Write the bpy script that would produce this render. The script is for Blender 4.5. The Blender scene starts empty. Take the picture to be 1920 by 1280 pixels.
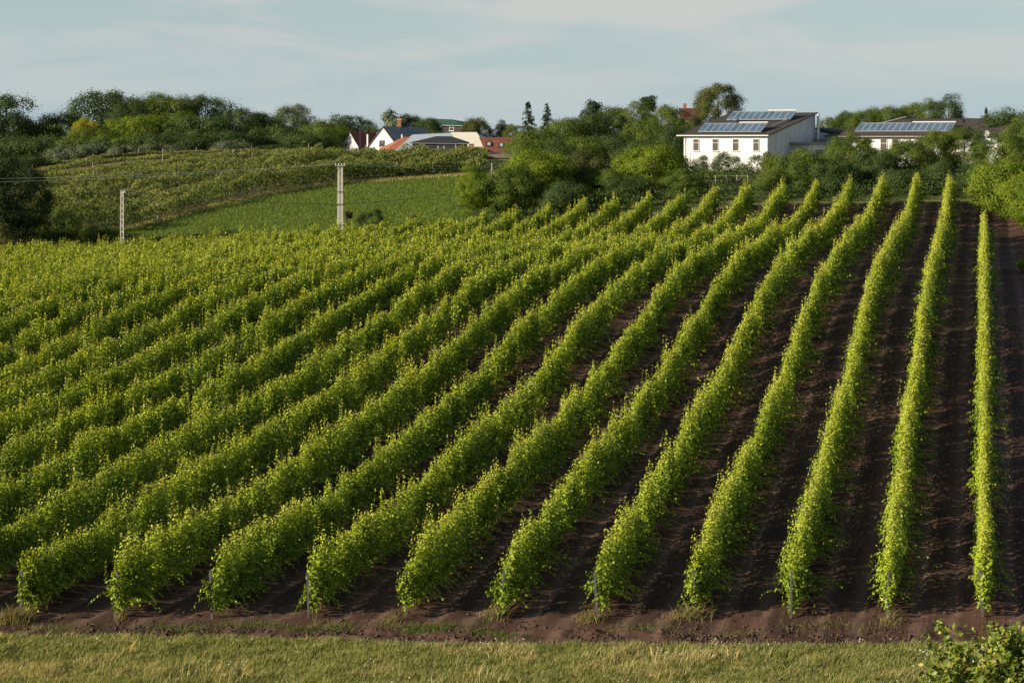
import bpy, math
import numpy as np
from mathutils import Vector

scene = bpy.context.scene
COL = scene.collection
RNG = np.random.default_rng(7)
F = 3733.0          # focal length in photo pixels (70 mm on a 36 mm sensor, 1920 px wide)
HY = 260.0          # photo row of the horizon (eye level)

# ------------------------------------------------------------------ camera
cam_d = bpy.data.cameras.new('camera')
cam = bpy.data.objects.new('camera', cam_d)
COL.objects.link(cam)
cam.location = (0, 0, 0)
cam.rotation_euler = (math.radians(90), 0, 0)
cam_d.sensor_width = 36.0
cam_d.lens = 70.0
cam_d.shift_y = -(640 - HY) / 1920.0
cam_d.clip_start = 0.5
cam_d.clip_end = 6000
scene.camera = cam

# ------------------------------------------------------------------ light and sky
SUN_EL = math.radians(19)
SUN_AZ = math.radians(248)            # clockwise from +Y
sv = Vector((math.sin(SUN_AZ) * math.cos(SUN_EL), math.cos(SUN_AZ) * math.cos(SUN_EL), math.sin(SUN_EL)))
sl = bpy.data.lights.new('sun', 'SUN')
sl.energy = 5.0
sl.angle = math.radians(0.5)
sl.color = (1.0, 0.86, 0.66)
so = bpy.data.objects.new('sun', sl)
so.rotation_euler = (-sv).to_track_quat('-Z', 'Y').to_euler()
so.location = (-60, -60, 60)
COL.objects.link(so)

scene.view_settings.view_transform = 'Standard'
scene.view_settings.look = 'None'
scene.view_settings.exposure = 0.95
scene.view_settings.gamma = 1.0
scene.view_settings.use_curve_mapping = False

world = bpy.data.worlds.new('World')
scene.world = world
world.use_nodes = True
nt = world.node_tree
nt.nodes.clear()
def N(t, kind, **kw):
    n = t.nodes.new(kind)
    for k, v in kw.items():
        setattr(n, k, v)
    return n
def L(t, a, b):
    t.links.new(a, b)
wo = N(nt, 'ShaderNodeOutputWorld')
bg = N(nt, 'ShaderNodeBackground')
bg.inputs['Strength'].default_value = 0.052
sky = N(nt, 'ShaderNodeTexSky', sky_type='NISHITA', sun_disc=False)
sky.sun_elevation = SUN_EL
sky.sun_rotation = SUN_AZ
sky.air_density = 1.0
sky.dust_density = 0.6
sky.ozone_density = 1.5
tc = N(nt, 'ShaderNodeTexCoord')
sep = N(nt, 'ShaderNodeSeparateXYZ')
L(nt, tc.outputs['Generated'], sep.inputs[0])
mp = N(nt, 'ShaderNodeMapping')
mp.inputs['Scale'].default_value = (3.6, 3.6, 17.0)
mp.inputs['Location'].default_value = (3.4, 1.3, 0.2)
mp.inputs['Rotation'].default_value = (0.0, 0.06, 0.0)
L(nt, tc.outputs['Generated'], mp.inputs[0])
n1 = N(nt, 'ShaderNodeTexNoise')
n1.inputs['Scale'].default_value = 1.9
n1.inputs['Detail'].default_value = 5
n1.inputs['Roughness'].default_value = 0.5
n1.inputs['Distortion'].default_value = 0.5
L(nt, mp.outputs[0], n1.inputs['Vector'])
r1 = N(nt, 'ShaderNodeValToRGB')
r1.color_ramp.elements[0].position = 0.45
r1.color_ramp.elements[1].position = 0.60
L(nt, n1.outputs['Fac'], r1.inputs[0])
# thin veil of air over the low sky, clouds over that
lowf = N(nt, 'ShaderNodeMapRange')
lowf.inputs['From Min'].default_value = 0.0
lowf.inputs['From Max'].default_value = 0.20
lowf.inputs['To Min'].default_value = 0.93
lowf.inputs['To Max'].default_value = 0.05
L(nt, sep.outputs['Z'], lowf.inputs['Value'])
veil = N(nt, 'ShaderNodeMixRGB')
L(nt, lowf.outputs[0], veil.inputs[0])
L(nt, sky.outputs[0], veil.inputs[1])
veil.inputs[2].default_value = (4.5, 5.72, 6.3, 1)
cl = N(nt, 'ShaderNodeMixRGB')
cl.inputs[2].default_value = (6.0, 6.15, 5.95, 1)
cf = N(nt, 'ShaderNodeMath', operation='MULTIPLY')
L(nt, r1.outputs[0], cf.inputs[0])
hi = N(nt, 'ShaderNodeMapRange')
hi.inputs['From Min'].default_value = 0.0
hi.inputs['From Max'].default_value = 0.06
hi.inputs['To Min'].default_value = 0.25
hi.inputs['To Max'].default_value = 0.85
L(nt, sep.outputs['Z'], hi.inputs['Value'])
fall = N(nt, 'ShaderNodeMapRange')
fall.inputs['From Min'].default_value = 0.12
fall.inputs['From Max'].default_value = 0.35
fall.inputs['To Min'].default_value = 1.0
fall.inputs['To Max'].default_value = 0.12
L(nt, sep.outputs['Z'], fall.inputs['Value'])
cf2 = N(nt, 'ShaderNodeMath', operation='MULTIPLY')
L(nt, hi.outputs[0], cf2.inputs[0]); L(nt, fall.outputs[0], cf2.inputs[1])
L(nt, cf2.outputs[0], cf.inputs[1])
L(nt, cf.outputs[0], cl.inputs[0])
L(nt, veil.outputs[0], cl.inputs[1])
L(nt, cl.outputs[0], bg.inputs['Color'])
L(nt, bg.outputs[0], wo.inputs[0])

# ------------------------------------------------------------------ helpers
def P(px, py, D):
    return np.array([(px - 960.0) / F * D, D, (HY - py) / F * D])

def tag(o, label=None, cat=None, group=None, kind=None):
    if label: o['label'] = label
    if cat: o['category'] = cat
    if group: o['group'] = group
    if kind: o['kind'] = kind
    return o

def thing(name, loc, label, cat, group=None):
    o = bpy.data.objects.new(name, None)
    o.empty_display_size = 0.3
    o.location = Vector([float(v) for v in loc])
    COL.objects.link(o)
    return tag(o, label, cat, group)

def mesh_np(name, V, Fq, attr=None):
    """V (n,3); Fq (m,k) array of equal sized faces; attr (m,4) face colours."""
    me = bpy.data.meshes.new(name)
    V = np.asarray(V, dtype=np.float32); Fq = np.asarray(Fq, dtype=np.int32)
    m, k = Fq.shape
    me.vertices.add(len(V)); me.vertices.foreach_set('co', V.ravel())
    me.loops.add(m * k); me.loops.foreach_set('vertex_index', Fq.ravel())
    me.polygons.add(m)
    me.polygons.foreach_set('loop_start', np.arange(0, m * k, k, dtype=np.int32))
    me.polygons.foreach_set('loop_total', np.full(m, k, dtype=np.int32))
    if attr is not None:
        a = me.attributes.new('tint', 'FLOAT_COLOR', 'FACE')
        a.data.foreach_set('color', np.asarray(attr, dtype=np.float32).ravel())
    me.update(calc_edges=True)
    return me

def put(name, me, mat, parent=None, loc=None):
    o = bpy.data.objects.new(name, me)
    if len(me.materials) == 0 and mat is not None:
        me.materials.append(mat)
    elif mat is not None and me.materials[0] != mat:
        o.material_slots[0].link = 'OBJECT'
        o.material_slots[0].material = mat
    COL.objects.link(o)
    if parent is not None: o.parent = parent
    if loc is not None: o.location = Vector([float(v) for v in loc])
    return o

def origin_of(o):
    p = Vector((0, 0, 0))
    while o is not None:
        p = p + o.location
        o = o.parent
    return np.array(p)

class MB:
    """collects polygons in world coordinates, builds one mesh under a parent"""
    def __init__(s): s.v = []; s.f = []
    def poly(s, pts):
        i = len(s.v); s.v += [tuple(map(float, p)) for p in pts]; s.f.append(tuple(range(i, i + len(pts))))
    def hexa(s, b, t):
        i = len(s.v); s.v += [tuple(map(float, p)) for p in list(b) + list(t)]
        s.f += [(i+3, i+2, i+1, i), (i+4, i+5, i+6, i+7)] + [(i+a, i+(a+1) % 4, i+4+(a+1) % 4, i+4+a) for a in range(4)]
    def box(s, c, ux, uy, uz, w, d, h):
        """centre c, unit axes, sizes"""
        c = np.array(c); X = np.array(ux)*w/2; Y = np.array(uy)*d/2; Z = np.array(uz)*h/2
        s.hexa([c-X-Y-Z, c+X-Y-Z, c+X+Y-Z, c-X+Y-Z], [c-X-Y+Z, c+X-Y+Z, c+X+Y+Z, c-X+Y+Z])
    def tube(s, pts, rad, n=6):
        pts = [np.array(p, float) for p in pts]
        rs = rad if hasattr(rad, '__len__') else [rad]*len(pts)
        i0 = len(s.v)
        for j, p in enumerate(pts):
            d = pts[min(j+1, len(pts)-1)] - pts[max(j-1, 0)]
            d = d/np.linalg.norm(d)
            a = np.cross(d, [0, 0, 1.0]) if abs(d[2]) < .9 else np.cross(d, [1.0, 0, 0])
            a /= np.linalg.norm(a); b = np.cross(d, a)
            for q in range(n):
                t = 2*math.pi*q/n
                s.v.append(tuple(p + rs[j]*(a*math.cos(t)+b*math.sin(t))))
        for j in range(len(pts)-1):
            for q in range(n):
                s.f.append((i0+j*n+q, i0+j*n+(q+1) % n, i0+(j+1)*n+(q+1) % n, i0+(j+1)*n+q))
        s.f.append(tuple(i0+q for q in range(n))[::-1])
        s.f.append(tuple(i0+(len(pts)-1)*n+q for q in range(n)))
    def build(s, name, mat, parent=None, label=None):
        o0 = origin_of(parent) if parent is not None else np.zeros(3)
        me = bpy.data.meshes.new(name)
        me.from_pydata([tuple(np.array(v)-o0) for v in s.v], [], s.f)
        me.update()
        o = put(name, me, mat, parent)
        if label: o['label'] = label
        return o

# lattice value noise
_T = np.random.default_rng(11).random((256, 256)).astype(np.float64)
def vnoise(x, y, s=1.0, off=0.0):
    x = np.asarray(x, float)/s + off; y = np.asarray(y, float)/s + off*1.7
    xi = np.floor(x).astype(int); yi = np.floor(y).astype(int)
    fx = x-xi; fy = y-yi
    fx = fx*fx*(3-2*fx); fy = fy*fy*(3-2*fy)
    a = _T[xi & 255, yi & 255]; b = _T[(xi+1) & 255, yi & 255]
    c = _T[xi & 255, (yi+1) & 255]; d = _T[(xi+1) & 255, (yi+1) & 255]
    return (a*(1-fx)+b*fx)*(1-fy)+(c*(1-fx)+d*fx)*fy
def fbm(x, y, s, off=0.0):
    return .5*vnoise(x, y, s, off)+.3*vnoise(x, y, s/2.1, off+3)+.2*vnoise(x, y, s/4.3, off+7)

# ------------------------------------------------------------------ terrain from traced row crests
ROWH = 2.15
TR = {
 3: [(1652,333),(1641,362),(1628,397),(1594,425),(1575,450),(1553,484),(1534,512),(1512,572),(1494,619),(1481,659)],
 4: [(1597,338),(1580,372),(1555,400),(1525,420),(1485,452),(1457,490),(1427,535),(1412,572),(1380,637),(1297,770),(1245,857),(1202,915)],
 5: [(1532,342),(1517,362),(1500,390),(1487,407),(1462,422),(1437,432),(1420,447),(1400,457),(1375,482),(1345,517),(1310,580),(1277,617),(1242,680),(1217,710),(1190,745),(1155,790),(1120,820),(1077,867)],
 7: [(1402,347),(1385,367),(1365,392),(1347,412),(1322,425),(1300,435),(1270,447),(1237,457),(1200,485),(1155,517),(1120,557),(1075,600),(1032,660),(857,820),(790,882)],
 9: [(1282,357),(1262,372),(1247,389),(1225,407),(1207,420),(1182,432),(1150,441),(1107,453),(1050,477),(1000,500),(930,560),(870,607),(800,675),(725,727),(617,800),(500,872),(400,932)],
 11: [(0,967),(37,952),(67,932),(100,915),(162,885),(200,865),(325,797)],
 13: [(0,832),(70,792),(140,762)],
 15: [(0,717),(55,700),(145,657),(220,625),(300,587),(332,567)],
 17: [(0,640),(70,600),(155,560)],
 18: [(0,595),(50,565)],
 19: [(0,556)],
}
cp = []
for k, pts in TR.items():
    for (x, y) in pts:
        D = F*3.0*k/(1845-x)
        p = P(x, y, D); p[2] -= ROWH
        cp.append(p)
for x in (-200, 300, 900, 1400, 1845, 2100):           # near headland
    cp.append(P(x, 1148, 62.4)); cp.append(P(x, 1196, 60.0))
for x, y in ((0,455),(230,447),(430,432),(640,417),(860,401),(1000,385),(1150,366)):   # far end of the vineyard
    p = P(x, y, 178.6); p[2] -= ROWH; cp.append(p)
for x in (1530, 1700, 1800): cp.append(P(x, 379, 179))
for x, D, z in ((-100,190,-11.4),(60,190,-11.2),(300,195,-9.9),(640,195,-8.7),(860,195,-7.8),(1100,200,-6.4),(1500,200,-5.2),(1800,200,-5.1)):
    cp.append(np.array([(x-960)/F*D, D, z]))
for x, y, D in ((0,440,192),(60,436,196),(240,430,205),(430,380,225),(640,345,240),(860,330,244),(60,330,285),(200,302,290),(400,292,292),(640,290,292),(860,294,290)):
    cp.append(P(x, y, D))
for x, D, z in ((-200,325,-2.5),(200,325,-2.2),(600,325,-2.0),(960,310,-2.6),(1100,240,-4.2),(1100,300,-1.6),(1365,236,-3.95),(1365,262,-3.3),(1680,240,-4.0),(1680,265,-3.3),(1900,240,-4.0),(1500,330,-1.5),(1900,330,-1.5)):
    cp.append(np.array([(x-960)/F*D, D, z]))
for x, y, D in ((1900,440,158),(2050,440,158),(1900,520,125),(2000,520,125),(1900,700,94),(1900,900,76)):
    cp.append(P(x, y, D))
for D, z in ((55,-15.1),(48,-14.6),(38,-12.9),(28,-9.4),(15,-5.3),(5,-2.7),(-5,-1.8),(-20,-1.5)):
    for X in (-25, 0, 25):
        cp.append(np.array([X, D, z]))
cp = np.array(cp)
_A = cp[:, :2]/60.0
def _U(r2):
    return np.where(r2 > 1e-12, 0.5*r2*np.log(np.maximum(r2, 1e-12)), 0.0)
_n = len(cp)
K = _U(((_A[:, None]-_A[None])**2).sum(-1)) + np.eye(_n)*0.0006
Q = np.hstack([np.ones((_n, 1)), _A])
M = np.block([[K, Q], [Q.T, np.zeros((3, 3))]])
W = np.linalg.solve(M, np.concatenate([cp[:, 2], np.zeros(3)]))
def ground(X, D):
    X = np.asarray(X, float); D = np.asarray(D, float)
    sh = np.broadcast(X, D).shape
    X = np.broadcast_to(X, sh).ravel(); D = np.broadcast_to(D, sh).ravel()
    lim = np.maximum(np.abs(D)*0.36, 32)
    Xc = np.clip(X, -lim, lim); Dc = np.clip(D, -20, 335)
    out = np.empty(len(Xc))
    for i in range(0, len(Xc), 20000):
        q = np.stack([Xc[i:i+20000], Dc[i:i+20000]], 1)/60.0
        out[i:i+20000] = _U(((q[:, None]-_A[None])**2).sum(-1)) @ W[:_n] + W[_n] + q @ W[_n+1:]
    out -= np.clip(D-335, 0, 400)*0.012 + np.maximum(D-735, 0)*0.004
    return out.reshape(sh)
def gz(X, D): return float(ground(np.array([X]), np.array([D]))[0])
def gp(px, D):
    X = (px-960)/F*D
    return np.array([X, D, gz(X, D)])

# ------------------------------------------------------------------ materials
def newmat(name):
    m = bpy.data.materials.new(name); m.use_nodes = True
    m.node_tree.nodes.clear()
    return m, m.node_tree
def leafmat(name, ca, cb, cy, trans=0.35, tcol=None, rough=0.6, spec=0.08):
    """ca..cb by the leaf's own tint, cy for young or dry leaves"""
    m, t = newmat(name)
    out = N(t, 'ShaderNodeOutputMaterial')
    at = N(t, 'ShaderNodeAttribute', attribute_name='tint')
    sp = N(t, 'ShaderNodeSeparateColor'); L(t, at.outputs['Color'], sp.inputs[0])
    a = N(t, 'ShaderNodeMixRGB'); a.inputs[1].default_value = (*ca, 1); a.inputs[2].default_value = (*cb, 1)
    L(t, sp.outputs[0], a.inputs[0])
    b = N(t, 'ShaderNodeMixRGB'); b.inputs[2].default_value = (*cy, 1)
    L(t, sp.outputs[1], b.inputs[0]); L(t, a.outputs[0], b.inputs[1])
    pr = N(t, 'ShaderNodeBsdfPrincipled')
    pr.inputs['Roughness'].default_value = rough
    pr.inputs['Specular IOR Level'].default_value = spec
    L(t, b.outputs[0], pr.inputs['Base Color'])
    tr = N(t, 'ShaderNodeBsdfTranslucent')
    g = N(t, 'ShaderNodeMixRGB', blend_type='MULTIPLY'); g.inputs[0].default_value = 1
    tc_ = tcol or (1.5, 1.35, 0.5)
    g.inputs[2].default_value = (*tc_, 1)
    L(t, b.outputs[0], g.inputs[1]); L(t, g.outputs[0], tr.inputs[0])
    mx = N(t, 'ShaderNodeMixShader'); mx.inputs[0].default_value = trans
    L(t, pr.outputs[0], mx.inputs[1]); L(t, tr.outputs[0], mx.inputs[2])
    L(t, mx.outputs[0], out.inputs[0])
    return m
def solid(name, col, rough=0.8, metal=0.0, vary=0.12, scale=6.0, bump=0.0, stretch=(1, 1, 1), spec=0.3):
    m, t = newmat(name)
    out = N(t, 'ShaderNodeOutputMaterial')
    pr = N(t, 'ShaderNodeBsdfPrincipled')
    pr.inputs['Roughness'].default_value = rough
    pr.inputs['Metallic'].default_value = metal
    pr.inputs['Specular IOR Level'].default_value = spec
    tcn = N(t, 'ShaderNodeTexCoord')
    mpn = N(t, 'ShaderNodeMapping'); mpn.inputs['Scale'].default_value = stretch
    L(t, tcn.outputs['Object'], mpn.inputs[0])
    ns = N(t, 'ShaderNodeTexNoise'); ns.inputs['Scale'].default_value = scale; ns.inputs['Detail'].default_value = 6
    L(t, mpn.outputs[0], ns.inputs['Vector'])
    rp = N(t, 'ShaderNodeValToRGB')
    rp.color_ramp.elements[0].position = 0.3; rp.color_ramp.elements[1].position = 0.7
    rp.color_ramp.elements[0].color = (*[c*(1-vary*2) for c in col], 1)
    rp.color_ramp.elements[1].color = (*[min(1, c*(1+vary)) for c in col], 1)
    L(t, ns.outputs['Fac'], rp.inputs[0]); L(t, rp.outputs[0], pr.inputs['Base Color'])
    if bump:
        bp = N(t, 'ShaderNodeBump'); bp.inputs['Strength'].default_value = bump; bp.inputs['Distance'].default_value = 0.05
        L(t, ns.outputs['Fac'], bp.inputs['Height']); L(t, bp.outputs[0], pr.inputs['Normal'])
    L(t, pr.outputs[0], out.inputs[0])
    return m
def tilemat(name, col, dark=0.6, rows=3.0, rough=0.8):
    """roof tiles or shingles: courses by height plus random tile tones"""
    m, t = newmat(name)
    out = N(t, 'ShaderNodeOutputMaterial')
    pr = N(t, 'ShaderNodeBsdfPrincipled'); pr.inputs['Roughness'].default_value = rough
    pr.inputs['Specular IOR Level'].default_value = 0.2
    tcn = N(t, 'ShaderNodeTexCoord')
    wv = N(t, 'ShaderNodeTexWave', bands_direction='Z'); wv.inputs['Scale'].default_value = rows
    wv.inputs['Distortion'].default_value = 0.6
    L(t, tcn.outputs['Object'], wv.inputs['Vector'])
    vo = N(t, 'ShaderNodeTexVoronoi'); vo.inputs['Scale'].default_value = 3.2
    L(t, tcn.outputs['Object'], vo.inputs['Vector'])
    sp = N(t, 'ShaderNodeSeparateColor'); L(t, vo.outputs['Color'], sp.inputs[0])
    ad = N(t, 'ShaderNodeMath', operation='MULTIPLY_ADD')
    L(t, wv.outputs['Fac'], ad.inputs[0]); ad.inputs[1].default_value = 0.35
    ml = N(t, 'ShaderNodeMath', operation='MULTIPLY'); L(t, sp.outputs[0], ml.inputs[0]); ml.inputs[1].default_value = 0.65
    L(t, ml.outputs[0], ad.inputs[2])
    mx = N(t, 'ShaderNodeMixRGB')
    mx.inputs[1].default_value = (*[c*dark for c in col], 1); mx.inputs[2].default_value = (*[min(1, c*1.25) for c in col], 1)
    L(t, ad.outputs[0], mx.inputs[0]); L(t, mx.outputs[0], pr.inputs['Base Color'])
    bp = N(t, 'ShaderNodeBump'); bp.inputs['Strength'].default_value = 0.5; bp.inputs['Distance'].default_value = 0.05
    L(t, wv.outputs['Fac'], bp.inputs['Height']); L(t, bp.outputs[0], pr.inputs['Normal'])
    L(t, pr.outputs[0], out.inputs[0])
    return m

M = {}
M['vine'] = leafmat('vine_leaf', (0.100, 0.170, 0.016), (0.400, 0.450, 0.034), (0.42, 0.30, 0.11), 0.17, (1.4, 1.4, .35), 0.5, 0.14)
M['oldvine'] = leafmat('old_vine_leaf', (0.040, 0.068, 0.016), (0.135, 0.165, 0.040), (0.27, 0.26, 0.08), 0.28)
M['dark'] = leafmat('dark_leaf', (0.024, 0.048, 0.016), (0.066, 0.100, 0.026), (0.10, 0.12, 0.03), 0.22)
M['mid'] = leafmat('mid_leaf', (0.042, 0.080, 0.016), (0.118, 0.160, 0.028), (0.18, 0.19, 0.03), 0.28)
M['bright'] = leafmat('bright_leaf', (0.070, 0.130, 0.014), (0.180, 0.232, 0.024), (0.26, 0.27, 0.03), 0.34)
M['yellow'] = leafmat('yellow_leaf', (0.13, 0.17, 0.02), (0.38, 0.34, 0.03), (0.60, 0.48, 0.04), 0.34)
M['grey'] = leafmat('grey_leaf', (0.070, 0.095, 0.050), (0.135, 0.165, 0.085), (0.2, 0.2, 0.1), 0.2, (1.2, 1.2, .8))
M['brown'] = leafmat('brown_leaf', (0.045, 0.060, 0.018), (0.100, 0.110, 0.032), (0.18, 0.14, 0.05), 0.22)
M['needle'] = leafmat('needle', (0.018, 0.036, 0.020), (0.045, 0.070, 0.034), (0.07, 0.09, 0.04), 0.08)
M['deep'] = leafmat('black_green_leaf', (0.014, 0.026, 0.010), (0.036, 0.055, 0.016), (0.06, 0.07, 0.02), 0.12)  # near-black green foliage of the dark tree and round bush
M['purple'] = leafmat('purple_leaf', (0.012, 0.014, 0.012), (0.030, 0.026, 0.022), (0.05, 0.03, 0.03), 0.1)
M['grass'] = leafmat('grass_blade', (0.105, 0.150, 0.034), (0.225, 0.250, 0.066), (0.46, 0.38, 0.18), 0.3, (1.2, 1.15, .6), 0.6, 0.2)
M['crop'] = leafmat('crop_leaf', (0.068, 0.122, 0.018), (0.140, 0.195, 0.030), (0.16, 0.17, 0.05), 0.25)
M['weed'] = leafmat('weed_leaf', (0.05, 0.09, 0.02), (0.13, 0.16, 0.04), (0.25, 0.19, 0.10), 0.25)
M['flower'] = leafmat('flower_petal', (0.45, 0.47, 0.38), (0.62, 0.62, 0.52), (0.7, 0.7, 0.6), 0.2)
M['bark'] = solid('bark', (0.10, 0.075, 0.055), 0.9, vary=.3, scale=8, bump=.6, stretch=(1, 1, .25))
M['vinewood'] = solid('vine_wood', (0.11, 0.075, 0.05), 0.95, vary=.3, scale=30)
M['post'] = solid('galvanised_post', (0.12, 0.125, 0.125), 0.6, .3, vary=.15, scale=12)
M['concrete'] = solid('concrete', (0.42, 0.395, 0.345), 0.9, vary=.12, scale=5, bump=.2)
M['woodpost'] = solid('grey_wood_post', (0.42, 0.38, 0.32), 0.9, vary=.2, scale=9)
M['wire'] = solid('bare_wire', (0.55, 0.55, 0.52), 0.5, .4, vary=.05)
M['blackwire'] = solid('black_cable', (0.03, 0.03, 0.03), 0.6, vary=.05)
M['insulator'] = solid('white_insulator', (0.7, 0.7, 0.68), 0.3, vary=.03)
M['plaster'] = solid('white_plaster', (0.57, 0.58, 0.57), 0.9, vary=.08, scale=1.3, bump=.1, stretch=(1, 1, .35))
M['cream'] = solid('cream_sheet', (0.58, 0.555, 0.46), 0.7, vary=.03, scale=1)
M['silver'] = solid('pale_metal_sheet', (0.36, 0.43, 0.47), 0.55, .2, vary=.05, scale=1.5, stretch=(4, 1, 1))
M['shingle'] = tilemat('dark_shingle', (0.050, 0.042, 0.038), .6, 4)
M['slate'] = tilemat('grey_slate', (0.240, 0.240, 0.240), .7, 3)
M['black'] = tilemat('black_tile', (0.030, 0.034, 0.042), .7, 3)
M['redtile'] = tilemat('red_tile', (0.17, 0.062, 0.042), .6, 2.5)
M['brownred'] = tilemat('brown_red_tile', (0.26, 0.080, 0.055), .6, 2.5)
M['orange'] = tilemat('orange_tile', (0.27, 0.105, 0.06), .75, 2.5)
M['maroon'] = tilemat('maroon_sheet', (0.10, 0.032, 0.034), .8, 2)
M['greenroof'] = tilemat('green_sheet', (0.028, 0.075, 0.050), .8, 2)
M['oldtile'] = tilemat('weathered_tile', (0.20, 0.15, 0.12), .6, 3)
M['darkwood'] = solid('dark_boards', (0.040, 0.032, 0.028), 0.8, vary=.3, scale=4, stretch=(1, 1, 6))
M['brick'] = solid('brick', (0.33, 0.15, 0.09), 0.9, vary=.3, scale=9)
M['glass'] = solid('window_glass', (0.05, 0.05, 0.05), 0.12, vary=.1, scale=1, spec=.6)
M['curtain'] = solid('drawn_blind', (0.038, 0.036, 0.033), 0.6, vary=.1, scale=2)
M['whiteframe'] = solid('white_frame', (0.52, 0.52, 0.50), 0.6, vary=.04)
M['steel'] = solid('steel_flue', (0.62, 0.64, 0.65), 0.35, .6, vary=.05)
M['panel'] = solid('collector_glass', (0.070, 0.120, 0.175), 0.16, .1, vary=.18, scale=.7, spec=.8)
M['alu'] = solid('aluminium_frame', (0.50, 0.51, 0.52), 0.4, .5, vary=.04)
M['gutter'] = solid('grey_gutter', (0.32, 0.30, 0.27), 0.5, .3, vary=.08)

# ------------------------------------------------------------------ ground sheet
def xr(k, D):               # X of vine row k at depth D
    return D*(1845-960)/F - 3.0*k
def field_edge(X):          # depth of the bank above the green field, by X
    xs = np.array([-60, -52, -39.6, -32, -20.6, -6.4, 5, 20, 60]); ds = np.array([178, 186, 205, 225, 240, 244, 236, 205, 188])
    return np.interp(X, xs, ds)
us = np.concatenate([np.linspace(-1.2, -0.33, 40, endpoint=False), np.linspace(-0.33, 0.33, 560), np.linspace(0.33, 1.2, 41)[1:]])
ds = np.concatenate([np.linspace(-20, 50, 50, endpoint=False), np.linspace(50, 66, 190, endpoint=False),
                     np.linspace(66, 200, 380, endpoint=False), np.linspace(200, 340, 160, endpoint=False), np.geomspace(340, 4500, 50)])
GX = us[None, :]*(ds[:, None]+30); GD = np.repeat(ds[:, None], len(us), 1)
GZ = ground(GX, GD)
near = (GD > 50) & (GD < 200)
edgeD = 59.2 + (vnoise(GX, GD*0, 3.0, 5)-.5)*0.9 - GX*0.022
soilw = 1/(1+np.exp(-(GD-edgeD)/0.10))
farD = 180.6 + (vnoise(GX, GD*0, 6.0, 8)-.5)*1.2
soilw *= 1/(1+np.exp((GD-farD)/0.4))
redge = GD*(1845-960)/F + 7.0 + (vnoise(GD, GX*0, 9, 2)-.5)*2
soilw *= 1/(1+np.exp((GX-redge)/0.8))
# ridges of clods at the headland, wheel ruts between rows, ripples of soil
clod = np.exp(-((GD-60.1)/0.75)**2)
GZ += clod*(fbm(GX, GD, .5, 3)-.45)*0.22
GZ += (1-soilw)*((fbm(GX, GD, 1.7, 4)-.5)*0.22)*(GD > 45)*(GD < 340)
lat = (GD*(1845-960)/F-GX)/3.0
ph = (lat % 1.0)
rut = np.exp(-((ph-.31)/.07)**2)+np.exp(-((ph-.69)/.07)**2)
rowm = 0.10*np.exp(-((np.minimum(ph, 1-ph))/.14)**2)
GZ += soilw*((fbm(lat*3.0, GD*.07, .45, 9)-.5)*0.07)*near
GZ += soilw*(rowm*np.clip((GD-62.5)/2, 0, 1)-0.07*rut)*(GD > 62)*(GD < 182)
fe = field_edge(GX)
fieldw = (1/(1+np.exp((GD-fe+1.0)/.5)))*(1/(1+np.exp(-(GD-181)/.5)))*(GX < 14)
orch = (1/(1+np.exp(-(GD-fe-2)/.8)))*(GD < 300)*(GX < -4)
nr, nc = GX.shape
idx = np.arange(nr*nc).reshape(nr, nc)
fq = np.stack([idx[:-1, :-1], idx[:-1, 1:], idx[1:, 1:], idx[1:, :-1]], -1).reshape(-1, 4)
gme = mesh_np('ground', np.stack([GX, GD, GZ], -1).reshape(-1, 3), fq)
zat = gme.attributes.new('zone', 'FLOAT_COLOR', 'POINT')
zc = np.stack([soilw, fieldw, orch, rut*soilw], -1).reshape(-1, 4).astype(np.float32)
zat.data.foreach_set('color', zc.ravel())
rcat = gme.attributes.new('rowpos', 'FLOAT_VECTOR', 'POINT')
rcat.data.foreach_set('vector', np.stack([lat*3.0, GD*1.03, GZ*0], -1).reshape(-1, 3).astype(np.float32).ravel())
gme.polygons.foreach_set('use_smooth', np.ones(len(fq), dtype=bool))
gm, t = newmat('earth_and_grass')
out = N(t, 'ShaderNodeOutputMaterial')
pr = N(t, 'ShaderNodeBsdfPrincipled'); pr.inputs['Roughness'].default_value = 0.95; pr.inputs['Specular IOR Level'].default_value = 0.1
at = N(t, 'ShaderNodeAttribute', attribute_name='zone')
sp = N(t, 'ShaderNodeSeparateColor'); L(t, at.outputs['Color'], sp.inputs[0])
tcn = N(t, 'ShaderNodeTexCoord')
rpn = N(t, 'ShaderNodeAttribute', attribute_name='rowpos')
def noise(scale, detail=5, rough=.6, stretch=None, row=False):
    n = N(t, 'ShaderNodeTexNoise'); n.inputs['Scale'].default_value = scale; n.inputs['Detail'].default_value = detail
    n.inputs['Roughness'].default_value = rough
    if stretch:
        mm = N(t, 'ShaderNodeMapping'); mm.inputs['Scale'].default_value = stretch
        L(t, rpn.outputs['Vector'] if row else tcn.outputs['Object'], mm.inputs[0]); L(t, mm.outputs[0], n.inputs['Vector'])
    else:
        L(t, tcn.outputs['Object'], n.inputs['Vector'])
    return n.outputs['Fac']
def ramp(fac, els):
    r = N(t, 'ShaderNodeValToRGB')
    while len(r.color_ramp.elements) < len(els): r.color_ramp.elements.new(0.5)
    for e, (p, c) in zip(r.color_ramp.elements, els):
        e.position = p; e.color = (*c, 1)
    L(t, fac, r.inputs[0]); return r.outputs[0]
def mix(f, a, b, bt='MIX'):
    m_ = N(t, 'ShaderNodeMixRGB', blend_type=bt)
    for i, v in ((0, f), (1, a), (2, b)):
        if isinstance(v, (int, float)): m_.inputs[i].default_value = v
        elif isinstance(v, tuple): m_.inputs[i].default_value = (*v, 1)
        else: L(t, v, m_.inputs[i])
    return m_.outputs[0]
soilc = ramp(noise(5.0, 8, .75, (1.3, .06, 1), True), [(.30, (.046, .027, .019)), (.52, (.078, .045, .032)), (.72, (.118, .072, .051))])
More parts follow.
